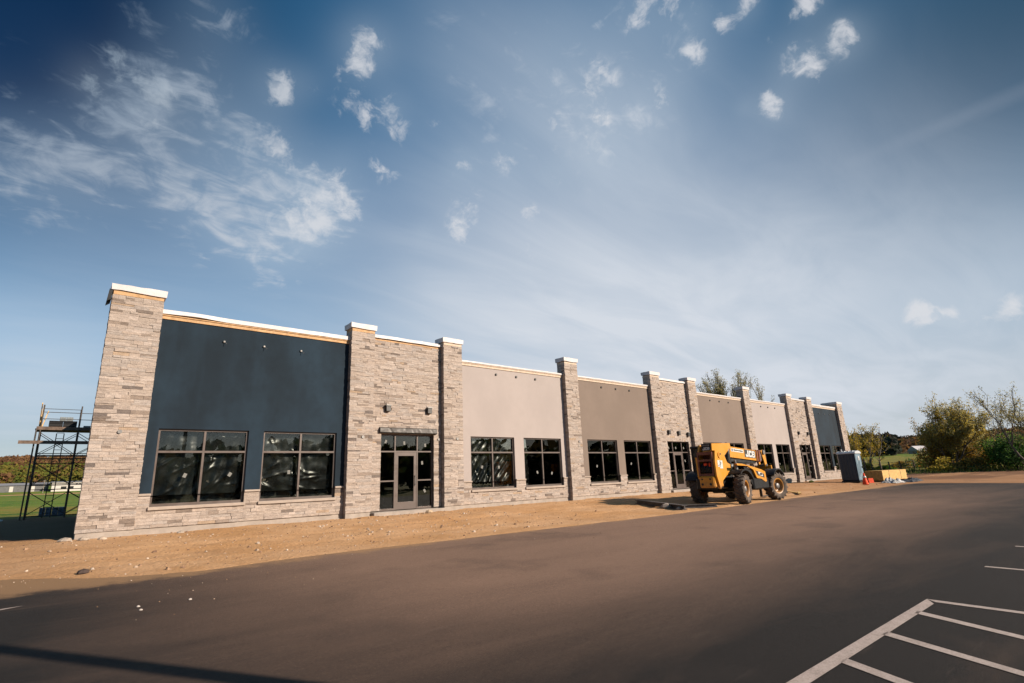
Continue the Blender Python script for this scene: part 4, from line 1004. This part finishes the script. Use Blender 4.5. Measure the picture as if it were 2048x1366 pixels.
def crumple(name, mat, pts, h, label, cat, seed):
    rs = random.Random(seed); cx = sum(p[0] for p in pts) / len(pts); cy = sum(p[1] for p in pts) / len(pts)
    m = MB(); N = 34; vs = []; (x0, x1), (y0, y1) = ((min(p[0] for p in pts), max(p[0] for p in pts)), (min(p[1] for p in pts), max(p[1] for p in pts)))
    for j in range(N + 1):
        for i in range(N + 1):
            u, v = i / N * 2 - 1, j / N * 2 - 1; ed = max(0, 1 - max(abs(u), abs(v)) ** 3)
            k = 1 + .18 * mnoise.noise(Vector((u * 2, v * 2, seed)))
            x, y = cx + u * (x1 - x0) / 2 * k, cy + v * (y1 - y0) / 2 * k
            n = abs(mnoise.noise(Vector((x * 1.6, y * 2.2, seed)))) + .45 * abs(mnoise.noise(Vector((x * 4.3, y * 4.6, seed + 9))))
            vs.append((x, y, gz(x, y) + .02 + h * ed * (.3 + 1.1 * n)))
    fs = [(j * (N + 1) + i, j * (N + 1) + i + 1, (j + 1) * (N + 1) + i + 1, (j + 1) * (N + 1) + i) for j in range(N) for i in range(N)]
    base = len(vs); vs += [(v[0], v[1], v[2] - .012) for v in vs]; fs += [tuple(base + k for k in f[::-1]) for f in fs]
    m.add(vs, fs); o = m.build(name, mat, None, (cx, cy, gz(cx, cy))); o.location = (cx, cy, gz(cx, cy)); return tag(o, label, cat)
crumple('tarpaulin', 'tarp_white', [(45.4, 12.1), (48.0, 13.0)], .34, 'crumpled white and grey sheeting heaped in front of the boards', 'tarp', 3)
crumple('tarpaulin', 'tarp_black', [(48.2, 11.75), (51.2, 12.7)], .28, 'crumpled black sheeting lying beside the white sheeting', 'tarp', 8)
crumple('tarpaulin', 'tarp_white', [(29.1, 17.2), (31.4, 17.95)], .26, 'pale crumpled sheeting on the step of the middle entrance', 'tarp', 15)
def beam(p0, p1, w, h, name, mat, label, cat, group=None):
    z0, z1 = gz(*p0), gz(*p1); m = MB()
    a, b_ = Vector((p0[0], p0[1], z0 + h / 2)), Vector((p1[0], p1[1], z1 + h / 2))
    d = (b_ - a).normalized(); n = Vector((-d.y, d.x, 0)).normalized()
    for (dz, hh, ww) in ((-h * .42, h * .08, w / 2), (h * .42, h * .08, w / 2), (0, h * .34, w * .12)):
        m.obox((a + b_) / 2 + Vector((0, 0, dz)), d * (b_ - a).length / 2, n * ww, (0, 0, hh))
    o = m.build(name, mat, None, a); o.location = a; return tag(o, label, cat, group)
beam((19.2, 14.6), (17.9, 11.5), .22, .16, 'steel_beam', 'rail_dark', 'longer dark steel beam lying on the dirt left of the telehandler', 'beam')
beam((18.4, 12.1), (19.7, 11.25), .16, .12, 'steel_beam', 'rail_dark', 'shorter dark steel beam near the asphalt edge by the telehandler', 'beam')
def rockobj(x, y, r, col, label, name='rock', cat='stone', group='loose stones', mat='rubble', dz=.2):
    m = MB(); z = gz(x, y) if inside_lot(x, y) <= 0 else lot_z(y); m.rock((0, 0, r * dz), r, col); o = m.build(name, mat); o.location = (x, y, z); return tag(o, label, cat, group)
rockobj(18.15, 12.45, .26, (.27, .225, .185), 'pale lump of broken concrete beside the dark steel beams', 'concrete_chunk', 'rubble', None)
rockobj(17.9, 11.75, .12, (.27, .225, .185), 'small pale stone at the near end of the longer beam', dz=.3)
rockobj(.42, 18.1, .14, (.27, .225, .185), 'pale stone at the left foot of the corner pillar')
rockobj(.78, 17.85, .12, (.27, .225, .185), 'flat pale stone on the dirt below the corner pillar')
rockobj(1.15, 17.7, .10, (.34, .27, .21), 'small tan stone on the dirt under the corner pillar')
rockobj(2.9, 17.9, .10, (.27, .225, .185), 'pale stone lying below the first window')
rockobj(.62, 12.5, .10, (.05, .035, .03), 'dark clod on the dirt near the asphalt edge', 'clod', 'clod', None)
rockobj(10.9, 17.85, .16, (.34, .26, .18), 'tan lump of rubble on the ground before the first door')
for (px_, py_, lb_) in ((1.05, 8.55, 'white stone on the asphalt, nearest to the shadow band'), (1.05, 8.8, 'white stone on the asphalt beside its near twin'), (1.62, 8.75, 'white stone on the asphalt, right of the close pair')):
    rockobj(px_, py_, .024, (.34, .30, .27), lb_)
rockobj(43.5, 16.9, .22, (.28, .30, .06), 'small yellow green bucket-like lump by the third entrance', 'rubbish', 'rubbish', None)
for (a, b_, l) in (((31.2, 13.5), (29.9, 12.3), 'pale scrap board on the dirt beyond the front wheel'), ((30.6, 12.6), (28.9, 11.9), 'short scrap lath near the asphalt edge beyond the front wheel')):
    m = MB(); A, B_ = Vector((a[0], a[1], gz(*a) + .05)), Vector((b_[0], b_[1], gz(*b_) + .05)); m.board(A, B_, .04, .14); o = m.build('scrap_board', 'wood_board', None, A); o.location = A; tag(o, l, 'board')
# loose gravel on dirt and asphalt
m = MB(); rs = random.Random(5)
for k in range(2280):
    if k < 1500: x, y = rs.uniform(-5, 13), rs.uniform(11.6, 18.2)
    elif k < 2100: x, y = rs.uniform(10, 46), rs.uniform(11.4, 18.2)
    else: x = rs.uniform(-4, 18); y = edge_y(x) - abs(rs.gauss(0, 2.2))
    if x > X0 and y > 18.2: continue
    on = inside_lot(x, y) > 0; r = rs.uniform(.006, .015) if on else min(.055, .008 + rs.expovariate(1 / .009))
    z = lot_z(y) if on else gz(x, y)
    random.seed(k); c = random.choice([(.30, .22, .16), (.24, .15, .09), (.18, .11, .07), (.36, .29, .23), (.12, .07, .045)])
    a = rs.uniform(0, 6.3); P = []
    for q in range(6): P.append((x + r * cos(a + q * 1.047) * rs.uniform(.75, 1.1), y + r * sin(a + q * 1.047) * rs.uniform(.7, 1.), z - .004))
    P += [(x + r * .6 * cos(a + q * 2.09), y + r * .6 * sin(a + q * 2.09), z + r * rs.uniform(.5, .9)) for q in range(3)]
    m.add(P, [(0, 1, 6), (1, 2, 7, 6), (2, 3, 7), (3, 4, 8, 7), (4, 5, 8), (5, 0, 6, 8), (6, 7, 8)], c)
tag(m.build('gravel', 'rubble'), kind='stuff'); random.seed(11)

# ------------------------------------------------------------------ scaffold behind the corner
SX = (-.93, .72, 2.5); SY = (39.2, 40.75)
gs = .45
sf = empty('scaffold', (SX[0], SY[0], gs), 0, 'dark tubular steel scaffold tower behind the left end of the building', 'scaffold')
SO = (SX[0], SY[0], gs)
def sp(mb, name, mat, parent=None): return mb.build(name, mat, parent or sf, SO)
LV = [gs, 2.05, 3.65, 5.25]
for ix, x in enumerate(SX):
    for k in range(3):
        m = MB(); z0, z1 = LV[k], LV[k + 1]
        for y in SY: m.tube((x, y, z0), (x, y, z1), .040, n=7)
        for z in (z0 + .08, z1 - .1): m.tube((x, SY[0], z), (x, SY[1], z), .028, n=6)
        m.tube((x, SY[0] + .35, z0 + .08), (x, SY[0] + .35, z1 - .1), .026, n=6)
        for q in range(1, 4): m.tube((x, SY[0], z0 + .1 + .36 * q), (x, SY[0] + .35, z0 + .1 + .36 * q), .02, n=6)
        sp(m, 'scaffold_frame', 'scaffold_steel')
for k in range(3):
    for (a, b_) in ((0, 1), (1, 2), (0, 2)):
        for y in (SY if (a, b_) != (0, 2) else SY[:1]):
            m = MB(); z0, z1 = LV[k] + .25, LV[k + 1] - .15
            if (a, b_) == (0, 2): m.tube((SX[0], y, LV[k] + .2), (SX[2], y, LV[k] + .2), .024, n=6)
            else: m.tube((SX[a], y - .03, z0), (SX[b_], y - .03, z1), .018, n=5); m.tube((SX[a], y + .03, z1), (SX[b_], y + .03, z0), .018, n=5)
            sp(m, 'cross_brace', 'scaffold_steel')
m = MB()
for x_ in (-.22, .12): m.tube((x_, SY[1] + .5, gs), (x_, SY[1] + .1, 5.2), .024, n=6)
for q in range(15): m.tube((-.22, SY[1] + .5 - .027 * q, gs + .3 + .32 * q), (.12, SY[1] + .5 - .027 * q, gs + .3 + .32 * q), .016, n=5)
sp(m, 'ladder', 'scaffold_steel')
for z in (3.95, 3.80, 3.42, 2.35, 2.05):
    m = MB(); m.tube((SX[0], SY[0] + (.0 if z > 3 else 1.55), z), (SX[2], SY[0] + (.0 if z > 3 else 1.55), z), .022, n=6); sp(m, 'ledger', 'scaffold_steel')
for dy_ in (-.16, .16):
    m = MB(); m.tube((SX[0] - .16, SY[0] + dy_, gs), (SX[0] - .16, SY[0] + dy_, 5.3), .032, n=7); sp(m, 'standard', 'scaffold_steel')
m = MB()
for q in range(5): m.bbox(-1.15, 3.2, SY[0] + .05 + .31 * q, SY[0] + .34 + .31 * q, 5.26, 5.31, .008)
m.box(-1.1, 3.2, SY[0] - .05, SY[0], 5.24, 5.42); sp(m, 'deck', 'wood_old')
m = MB(); m.bbox(-1.72, 3.2, SY[0] - .38, SY[0] - .06, 4.52, 4.60, .008); m.box(-1.72, 3.2, SY[0] - .40, SY[0] - .385, 4.44, 4.62); sp(m, 'plank', 'wood_old')
m = MB(); m.bbox(-.9, 3.2, SY[0] + .2, SY[0] + .5, 3.66, 3.71, .008); sp(m, 'plank', 'wood_old')
for x in SX:
    m = MB(); m.tube((x, SY[0], 5.25), (x, SY[0], 6.62), .034, n=7)
    if x != SX[0]: m.tube((x, SY[1], 5.25), (x, SY[1], 6.62), .03, n=7)
    sp(m, 'guard_post', 'scaffold_steel')
m = MB()
for z in (5.85, 6.22): m.tube((SX[0], SY[0], z), (SX[2] + .5, SY[0], z), .018, n=5)
m.tube((SX[0], SY[1], 6.6), (SX[1], SY[1], 6.6), .016, n=5); sp(m, 'guard_rail', 'scaffold_steel')
m = MB(); m.board((-.98, SY[0], 5.3), (-.98, SY[0] + 1.5, 6.75), .12, .045); m.board((-1.03, SY[0] + 1.5, 5.3), (-1.03, SY[0], 6.7), .10, .045, (0, 0, 1)); m.board((-.96, SY[0] + .1, 5.6), (-.96, SY[0] + 1.55, 5.66), .14, .04); m.board((-.9, SY[0] + .1, 5.35), (-.72, SY[0] + .2, 6.3), .12, .04, (0, 1, 0)); sp(m, 'end_guard', 'wood_board')
def stack_of(name, x0, x1, y0, y1, z0, rows, cols, mat, label, cat, h=.19):
    m = MB(); rs = random.Random(len(label))
    for r in range(rows):
        for c in range(cols):
            a = lerp(x0, x1, c / cols); b_ = lerp(x0, x1, (c + 1) / cols) - .012; j = rs.uniform(-.02, .02)
            m.bbox(a, b_, y0 + j, y1 + j, z0 + r * h, z0 + (r + 1) * h - .01, .01)
    o = m.build(name, mat, None, (x0, y0, z0)); o.location = (x0, y0, z0); return tag(o, label, cat)
stack_of('block_stack', -.62, .62, SY[0] + .25, SY[0] + .9, 5.315, 3, 2, 'black_plastic', 'black wrapped bundle lying on the top scaffold deck', 'bundle', .16)
stack_of('block_stack', -.18, .42, SY[0] + .3, SY[0] + .8, 5.80, 1, 2, 'block_grey', 'grey stone pack on the black bundle on the scaffold', 'stone pack', .22)
stack_of('block_stack', .92, 1.25, SY[0] + .3, SY[0] + .7, 5.315, 1, 1, 'block_grey', 'small grey stone pack at the right of the scaffold deck', 'stone pack', .24)
stack_of('block_stack', -.42, .78, 44.0, 45.0, .43, 3, 4, 'pallet_wrap', 'blue grey wrapped stone pallet on the grass under the scaffold', 'pallet', .2)
rockobj(-1.9, 40.5, .12, (.5, .5, .48), 'pale scrap lying in the shade left of the scaffold', 'rubbish', 'rubbish', None)

# ------------------------------------------------------------------ plants
def leafcloud(m, c, rx, ry, rz, n, size, cols, rs, hollow=.35):
    c = Vector(c)
    for _ in range(n):
        while True:
            p = Vector((rs.uniform(-1, 1), rs.uniform(-1, 1), rs.uniform(-1, 1)))
            if hollow < p.length <= 1: break
        q = c + Vector((p.x * rx, p.y * ry, p.z * rz)); s = size * rs.uniform(.55, 1.3)
        a = Vector((rs.gauss(0, 1), rs.gauss(0, 1), rs.gauss(0, 1))).normalized(); b_ = a.orthogonal().normalized()
        col = rs.choice(cols); k = rs.uniform(.8, 1.2); col = tuple(x * k for x in col)
        m.add([q - a * s - b_ * s * .5, q + a * s - b_ * s * .6, q + a * s * .8 + b_ * s * .6, q - a * s * .7 + b_ * s * .5], [(0, 1, 2, 3)], col)
def D_ok(x): return x > 79
def tree(name, x, y, h, label, cat, seed, cols, stems=1, spread=.35, leaf=.14, nleaf=14, levels=4, bark='bark', lean=(0, 0), group=None, r0=None, bare=.25, up=.5):
    rs = random.Random(seed); z = gz(x, y) - .1; h *= .80 if D_ok(x) else 1.0
    e = empty(name, (x, y, z), 0, label, cat, group); t = MB(); c = MB()
    def grow(p, d, L, r, lv):
        q = p; nseg = 3
        for s in range(nseg):
            d2 = (d + Vector((rs.gauss(0, .10), rs.gauss(0, .10), rs.gauss(0, .05) + .04 * up))).normalized(); q2 = q + d2 * L / nseg
            t.tube(q, q2, r * (1 - .28 * s / nseg), r * (1 - .28 * (s + 1) / nseg), 6 if lv > 2 else 4, caps=False); q, d = q2, d2
            if lv <= 1 and rs.random() > bare * .4: leafcloud(c, q, .36, .36, .42, nleaf // 3 + 1, leaf * .62, cols, rs, 0)
            if lv <= levels - 1 and s < nseg - 1 and lv > 0 and rs.random() < .75:
                sd = (d + Vector((rs.gauss(0, 1), rs.gauss(0, 1), rs.gauss(.2, .5))) * (spread + .25)).normalized(); grow(q, sd, L * .55, r * .5, lv - 1)
        if lv <= 0:
            if rs.random() > bare: leafcloud(c, q, .40, .40, .50, nleaf * 2 // 3, leaf * .62, cols, rs, 0)
            return
        for k in range(rs.choice((2, 2, 3))):
            nd = (d + Vector((rs.gauss(0, 1), rs.gauss(0, 1), rs.gauss(.15, .5))) * spread).normalized(); nd = (nd + Vector((0, 0, up * .35))).normalized()
            grow(q, nd, L * rs.uniform(.62, .85), r * .62, lv - 1)
    for s in range(stems):
        d = Vector((lean[0] + (rs.uniform(-.4, .4) if stems > 1 else 0), lean[1] + (rs.uniform(-.4, .4) if stems > 1 else 0), 1)).normalized()
        grow(Vector((rs.uniform(-.3, .3) * (stems > 1), rs.uniform(-.3, .3) * (stems > 1), 0)), d, h * (.30 if stems > 1 else .33), (r0 or h * .018) / (1 if stems == 1 else 1.5), levels - 1)
    zt = max([v[2] for v in t.v] + [v[2] for v in c.v]); k = h / zt
    for mb in (t, c): mb.v = [(v[0] * k, v[1] * k, v[2] * k) for v in mb.v]
    t.build('trunk', bark, e); 
    if c.v: c.build('crown', 'foliage', e)
    return e
def bush(name, x, y, rx, h, label, cat, seed, cols, n=900, leaf=.16, lumps=9, group=None, ry=None):
    rs = random.Random(seed); z = gz(x, y) - .05; h *= .80; e = empty(name, (x, y, z), 0, label, cat, group); c = MB(); t = MB(); ry = ry or rx
    for k in range(lumps):
        a = rs.uniform(0, 6.3); q = rs.uniform(0, .75); hh = h * rs.uniform(.25, .78) * (1.1 - .5 * q); w = rs.uniform(.28, .5)
        cc = (cos(a) * q * rx, sin(a) * q * ry, hh); t.tube((cc[0] * .3, cc[1] * .3, 0), cc, .05, .015, 5, caps=False)
        leafcloud(c, cc, rx * w, ry * w, h * rs.uniform(.16, .26), int(n * 1.1) // lumps, leaf * .62, cols, rs, .2)
        for s in range(5): t.tube(cc, (cc[0] + rs.uniform(-.4, .4) * rx, cc[1] + rs.uniform(-.4, .4) * ry, hh + rs.uniform(.1, .34) * h), .018, .006, 3, caps=False)
    leafcloud(c, (0, 0, h * .28), rx * .8, ry * .8, h * .28, n // 3, leaf * .62, cols, rs, .1)
    t.build('stems', 'bark', e); c.build('foliage', 'foliage', e); return e
YG = [(0.351, 0.260, 0.033), (0.429, 0.305, 0.039), (0.260, 0.227, 0.033), (0.338, 0.221, 0.033)]
OR = [(0.312, 0.176, 0.029), (0.247, 0.150, 0.033), (0.364, 0.215, 0.029), (0.169, 0.130, 0.033)]
PALE = [(0.312, 0.280, 0.111), (0.247, 0.234, 0.091), (0.351, 0.286, 0.111), (0.195, 0.163, 0.078)]
DG = [(0.029, 0.065, 0.016), (0.039, 0.091, 0.018), (0.058, 0.117, 0.021)]
MG = [(0.078, 0.169, 0.019), (0.117, 0.208, 0.023), (0.058, 0.130, 0.021), (0.169, 0.208, 0.026)]
def polar(az, D): return D * sin(radians(az)), D * cos(radians(az))
def place(px, D):
    d = px_dir(px, 925); h = Vector((d.x, d.y)).normalized(); return h.x * D, h.y * D
tree('tree', *place(1473, 82), 16.4, 'tall pale budding tree rising behind the taupe bay roof', 'tree', 21, PALE, stems=5, spread=.23, leaf=.12, nleaf=19, levels=5, bare=.25, up=.9)
tree('tree', *place(1508, 84), 12.2, 'small pale treetop just behind the pillar right of the tall tree', 'tree', 23, PALE, stems=3, spread=.3, leaf=.11, nleaf=9, levels=4, bare=.3, up=.9)
tree('tree', *place(1738, 95), 9.6, 'slim yellow green birch behind the toilet', 'tree', 31, YG, stems=3, spread=.12, leaf=.13, nleaf=6, levels=4, bark='bark_pale', bare=.2, up=.9)
tree('tree', *place(1722, 100), 8.8, 'nearly bare leaning sapling left of the yellow birch', 'tree', 33, YG, stems=1, spread=.3, leaf=.1, nleaf=4, levels=4, bark='bark_pale', bare=.85, lean=(-.12, .2))
tree('tree', *place(1757, 98), 8.4, 'bare pale forked sapling right of the yellow birch', 'tree', 36, YG, stems=1, spread=.32, leaf=.1, nleaf=3, levels=4, bark='bark_pale', bare=.9, lean=(0, .1))
tree('tree', *place(1905, 92), 12.8, 'large spreading tree with thin top rising from the orange thicket', 'tree', 42, PALE + YG[:2], stems=4, spread=.42, leaf=.13, nleaf=12, levels=5, bare=.30, up=.6)
tree('tree', *place(1872, 96), 9.4, 'tan budding tree on the left side of the large spreading one', 'tree', 44, OR + PALE[:1], stems=3, spread=.4, leaf=.13, nleaf=15, levels=4, bare=.2)
tree('tree', *place(1945, 95), 8.2, 'yellow leafed tree on the right side of the large spreading one', 'tree', 46, OR, stems=3, spread=.38, leaf=.14, nleaf=18, levels=4, bare=.1)
tree('tree', *place(1982, 97), 9.3, 'thin bare tree standing alone before the dark green trees', 'tree', 48, PALE, stems=2, spread=.2, leaf=.1, nleaf=3, levels=4, bare=.8, up=1.2)
tree('tree', *place(2078, 84), 12.6, 'airy leaning tree cut by the right edge of view', 'tree', 52, PALE, stems=2, spread=.45, leaf=.10, nleaf=7, levels=5, bare=.35, lean=(-.1, .35))
BS = [(1737, 92, 1.7, 2.2, YG, 'low yellow shrub at the foot of the birch'), (1764, 96, 1.6, 1.3, MG, 'low green shrub behind the board stack'),
      (1800, 112, 2.2, 1.7, OR, 'ochre shrub at the edge of the green field'), (1828, 110, 2.4, 2.2, DG + OR[:1], 'dark shrub between the field and the thicket'),
      (1860, 100, 2.6, 4.2, DG + OR[:2], 'dark tall shrub at the left end of the thicket'), (1878, 94, 2.6, 4.4, OR, 'orange brown shrub under the tan budding tree'),
      (1903, 94, 2.8, 4.6, OR + YG[:1], 'broad orange shrub under the large spreading tree'), (1930, 94, 2.8, 5.0, YG + OR[:1], 'yellow orange shrub right of the large trunk'),
      (1957, 94, 2.6, 4.2, OR, 'rust coloured shrub near the thin bare tree'), (1885, 88, 2.4, 2.4, YG, 'low yellowish bush in front of the thicket'), (1945, 88, 2.4, 2.2, OR[:2] + DG[:1], 'low brown bush in front of the thicket, right part'),
      (1978, 95, 2.6, 3.6, OR + DG[:1], 'brownish shrub below the thin bare tree')]
for i, (px, D, rx, h, cols, l) in enumerate(BS):
    bush('shrub', *place(px, D), rx, h, l, 'shrub', 60 + i, cols, n=720, leaf=.17, group='shrubs along the field edge')
for i, (px, D, rx, h, cols, l) in enumerate(((2008, 92, 2.8, 6.2, DG + MG[:2], 'dark green dense tree right of the thin bare tree'), (2034, 90, 3.4, 6.4, MG + DG[:1], 'brighter green dense tree at the right edge'), (2062, 88, 3.6, 6.6, DG, 'very dark evergreen cut by the right edge'))):
    bush('dense_tree', *place(px, D), rx, h, l, 'tree', 80 + i, cols, n=2200, leaf=.17, lumps=14, group='dense green trees at the right edge')
# weeds along the dirt edge on the right
m = MB(); rs = random.Random(9)
for k in range(5200):
    az = rs.uniform(66, 90); D = rs.uniform(84, 97) if k < 3800 else rs.uniform(60, 90)
    x, y = polar(az, D)
    if k >= 3800: x, y = rs.uniform(60, 84), rs.uniform(25, 34)
    z = gz(x, y); hh = rs.uniform(.12, .5); w = .05; a = rs.uniform(0, 6.3); q = rs.uniform(-.2, .2)
    col = rs.choice([(.06, .11, .02), (.10, .13, .03), (.17, .14, .06), (.04, .08, .015)])
    m.add([(x - w * cos(a), y - w * sin(a), z), (x + w * cos(a), y + w * sin(a), z), (x + q + w * .3, y + q, z + hh)], [(0, 1, 2)], col)
tag(m.build('weeds', 'foliage'), kind='stuff')

# ------------------------------------------------------------------ fence on the right
fpx = [(1729, 88, 2.1), (1743, 90, 2.0), (1761, 86, 1.7), (1778, 92, 1.5), (1800, 95, 1.4), (1828, 98, 1.4)]
fe = None; prev = None
for i, (px, D, h) in enumerate(fpx):
    x, y = place(px, D); z = gz(x, y)
    if fe is None: fe = empty('field_fence', (x, y, z), 0, 'old dark post and wire fence beyond the toilet and boards', 'fence'); FO = (x, y, z)
    m = MB(); m.tube((x, y, z - .1), (x - .05, y + .06, z + h), .095, .08, 7); m.build('post', 'wood_old', fe, FO)
    if prev:
        m = MB()
        for f in (.35, .62, .9): m.tube((prev[0], prev[1], prev[2] + prev[3] * f), (x, y, z + h * f), .012, n=4)
        m.build('wire', 'black_metal', fe, FO)
    prev = (x, y, z, h)

# ------------------------------------------------------------------ far things: woods, sheds, white house
def far_wood(name, spots, seed, pal, size, n=16):
    m = MB(); rs = random.Random(seed)
    for (x, y, s) in spots:
        z = gz(x, y); cols = pal(x, y, rs); h = size * s * rs.uniform(.8, 1.3); w = h * rs.uniform(.30, .42)
        cc = Vector((x, y, z + h * .55))
        for _ in range(n):
            p = Vector((rs.uniform(-1, 1), rs.uniform(-1, 1), rs.uniform(-1, 1))); 
            if p.length > 1: p.normalize()
            q = cc + Vector((p.x * w, p.y * w, p.z * h * .48)); sz = w * rs.uniform(.22, .5)
            a = Vector((rs.gauss(0, 1), rs.gauss(0, 1), rs.gauss(0, 1))).normalized(); b_ = a.orthogonal().normalized(); k = rs.uniform(.75, 1.25); c = tuple(v * k for v in cols)
            m.add([q - a * sz - b_ * sz * .7, q + a * sz - b_ * sz * .5, q + a * sz * .7 + b_ * sz * .7, q - a * sz * .6 + b_ * sz * .6], [(0, 1, 2, 3)], c)
    return tag(m.build(name, 'foliage'), kind='stuff')
def pal_left(x, y, rs):
    r = .5 + .55 * fbm(x, y, .012, 3) + .25 * (rs.random() - .5); hi = sst(sqrt(x * x + y * y), 420, 600)
    if r < .10: return (.018, .028, .012)
    if rs.random() < .75 * (1 - sst(hi, .15, .6)) + .06: return rs.choice(((.14, .115, .022), (.11, .105, .02), (.09, .11, .02)))
    return rs.choice(((.135, .07, .032), (.115, .058, .028), (.15, .084, .036), (.095, .05, .025)))
rs = random.Random(3); sp_ = []
for _ in range(2600):
    az = rs.uniform(-9, 8); D = rs.uniform(415, 660); x, y = polar(az, D); sp_.append((x, y, 1.))
far_wood('hillside_wood', sp_, 4, pal_left, 5.5)
def pal_right(x, y, rs):
    r = rs.random()
    if r < .16: return (.02, .03, .014)
    return rs.choice(((.11, .055, .022), (.135, .072, .025), (.09, .045, .02), (.10, .075, .02), (.065, .036, .02)))
sp_ = []
for _ in range(2800):
    az = rs.uniform(56, 86); D = rs.uniform(345, 640); x, y = polar(az, D); sp_.append((x, y, 1.))
far_wood('ridge_wood', sp_, 5, pal_right, 5.0)
def pal_dark(x, y, rs): return rs.choice(((.018, .024, .016), (.028, .03, .02), (.04, .028, .022)))
sp_ = []
for _ in range(150):
    px = rs.uniform(1690, 1796); x, y = place(px, rs.uniform(285, 325)); sp_.append((x, y, rs.uniform(.8, 1.1)))
far_wood('field_copse', sp_, 6, pal_dark, 8.0, 26)
def pal_back(x, y, rs): return rs.choice(((.03, .05, .015), (.06, .07, .02), (.09, .07, .03), (.025, .035, .015)))
sp_ = []
for _ in range(520):
    x = rs.uniform(-70, 330); y = rs.uniform(-100, -72); sp_.append((x, y, rs.uniform(.6, 1.1)))
far_wood('roadside_wood', sp_, 7, pal_back, 10.0, 26)
def shed(name, cx, cy, L, Wd, hgt, rz, label, wall, rf=.35):
    z = gz(cx, cy) - .2; e = empty(name, (cx, cy, z), rz, label, 'building'); l, w = L / 2, Wd / 2
    MB().box(-l, l, -w, w, 0, hgt).build('wall', wall, e)
    m = MB(); m.prism([(-w - .4, hgt + .01), (w + .4, hgt + .01), (0, hgt + rf * Wd * .3)], -l - .4, l + .4, 'x'); m.build('roof', 'shed_roof', e)
    return e
# long grey store with white doors and a cream office at its right end
zz = gz(-8, 372)
e = shed('storage_shed', -24.5, 372, 46, 12, 3.2, radians(1), 'long low grey shed with white door on the field below the hill', 'shed_grey')
for x in (-16, -4, 9, 17): m = MB(); m.bbox(x - .7, x + .7, -6.08, -6.0, .1, 2.7, .01); m.build('door', 'shed_white', e)
e = shed('office_building', 9.6, 366, 20, 12, 4.5, radians(1), 'cream painted low office with dark windows left of the corner pillar', 'shed_white', .15)
for x in (-5.2, -2.4, 3.6, 6.2): m = MB(); m.bbox(x - 1.1, x + 1.1, -6.08, -6.0, 1.0, 2.4, .01); m.build('window', 'glass_dark', e)
text_part('AMIL', .8, Matrix.Translation((1.8, -6.06, 3.55)) @ Matrix.Rotation(pi / 2, 4, 'X'), 'ink_black', e, 'lettering', extr=.03, gap=1.5)
x, y = -3.2, 350; z = gz(x, y); o = MB().tube((0, 0, 0), (0, 0, 6.5), .16, .12, 8); o.box(-.7, .7, -.06, .06, 5.8, 6.0); o = o.build('utility_pole', 'bark_pale'); o.location = (x, y, z - .2); tag(o, 'pale utility pole standing in front of the long grey shed', 'pole')
x, y = place(1849, 330); e = empty('farmhouse', (x, y, gz(x, y) - .3), radians(-35), 'small white house with pale roof at the top of the field', 'house')
MB().box(-4.5, 4.5, -3, 3, 0, 1.6).build('wall', 'white_wrap', e); MB().prism([(-3.6, 1.61), (3.6, 1.61), (0, 4.0)], -4.9, 4.9, 'x').build('roof', 'white_wrap', e)
m = MB(); m.bbox(-2.6, -1.6, -3.06, -3.0, .5, 1.4, .01); m.build('window', 'glass_dark', e); m = MB(); m.bbox(1.4, 2.4, -3.06, -3.0, .5, 1.4, .01); m.build('window', 'glass_dark', e)

# ------------------------------------------------------------------ car-park lamp whose shadow crosses the foreground
t = 12.0; lx, ly = .0 - .165 + .20 + SUN_H.x * t, 7.35 + SUN_H.y * t
lz = lot_z(ly)
lp = empty('lamp_post', (lx, ly, lz), atan2(SUN_H.y, SUN_H.x), 'dark square-headed car-park lamp post on a concrete foot', 'lamp post')
m = MB(); m.tube((0, 0, 0), (0, 0, .75), .30, .30, 20); m.build('concrete_foot', 'concrete', lp)
m = MB(); m.tube((0, 0, .75), (0, 0, 8.6), .115, .105, 14); m.build('pole', 'pole_steel', lp)
m = MB(); m.bbox(-.2, .7, -.2, .2, 8.6, 8.78, .03); m.build('lamp_head', 'pole_steel', lp)
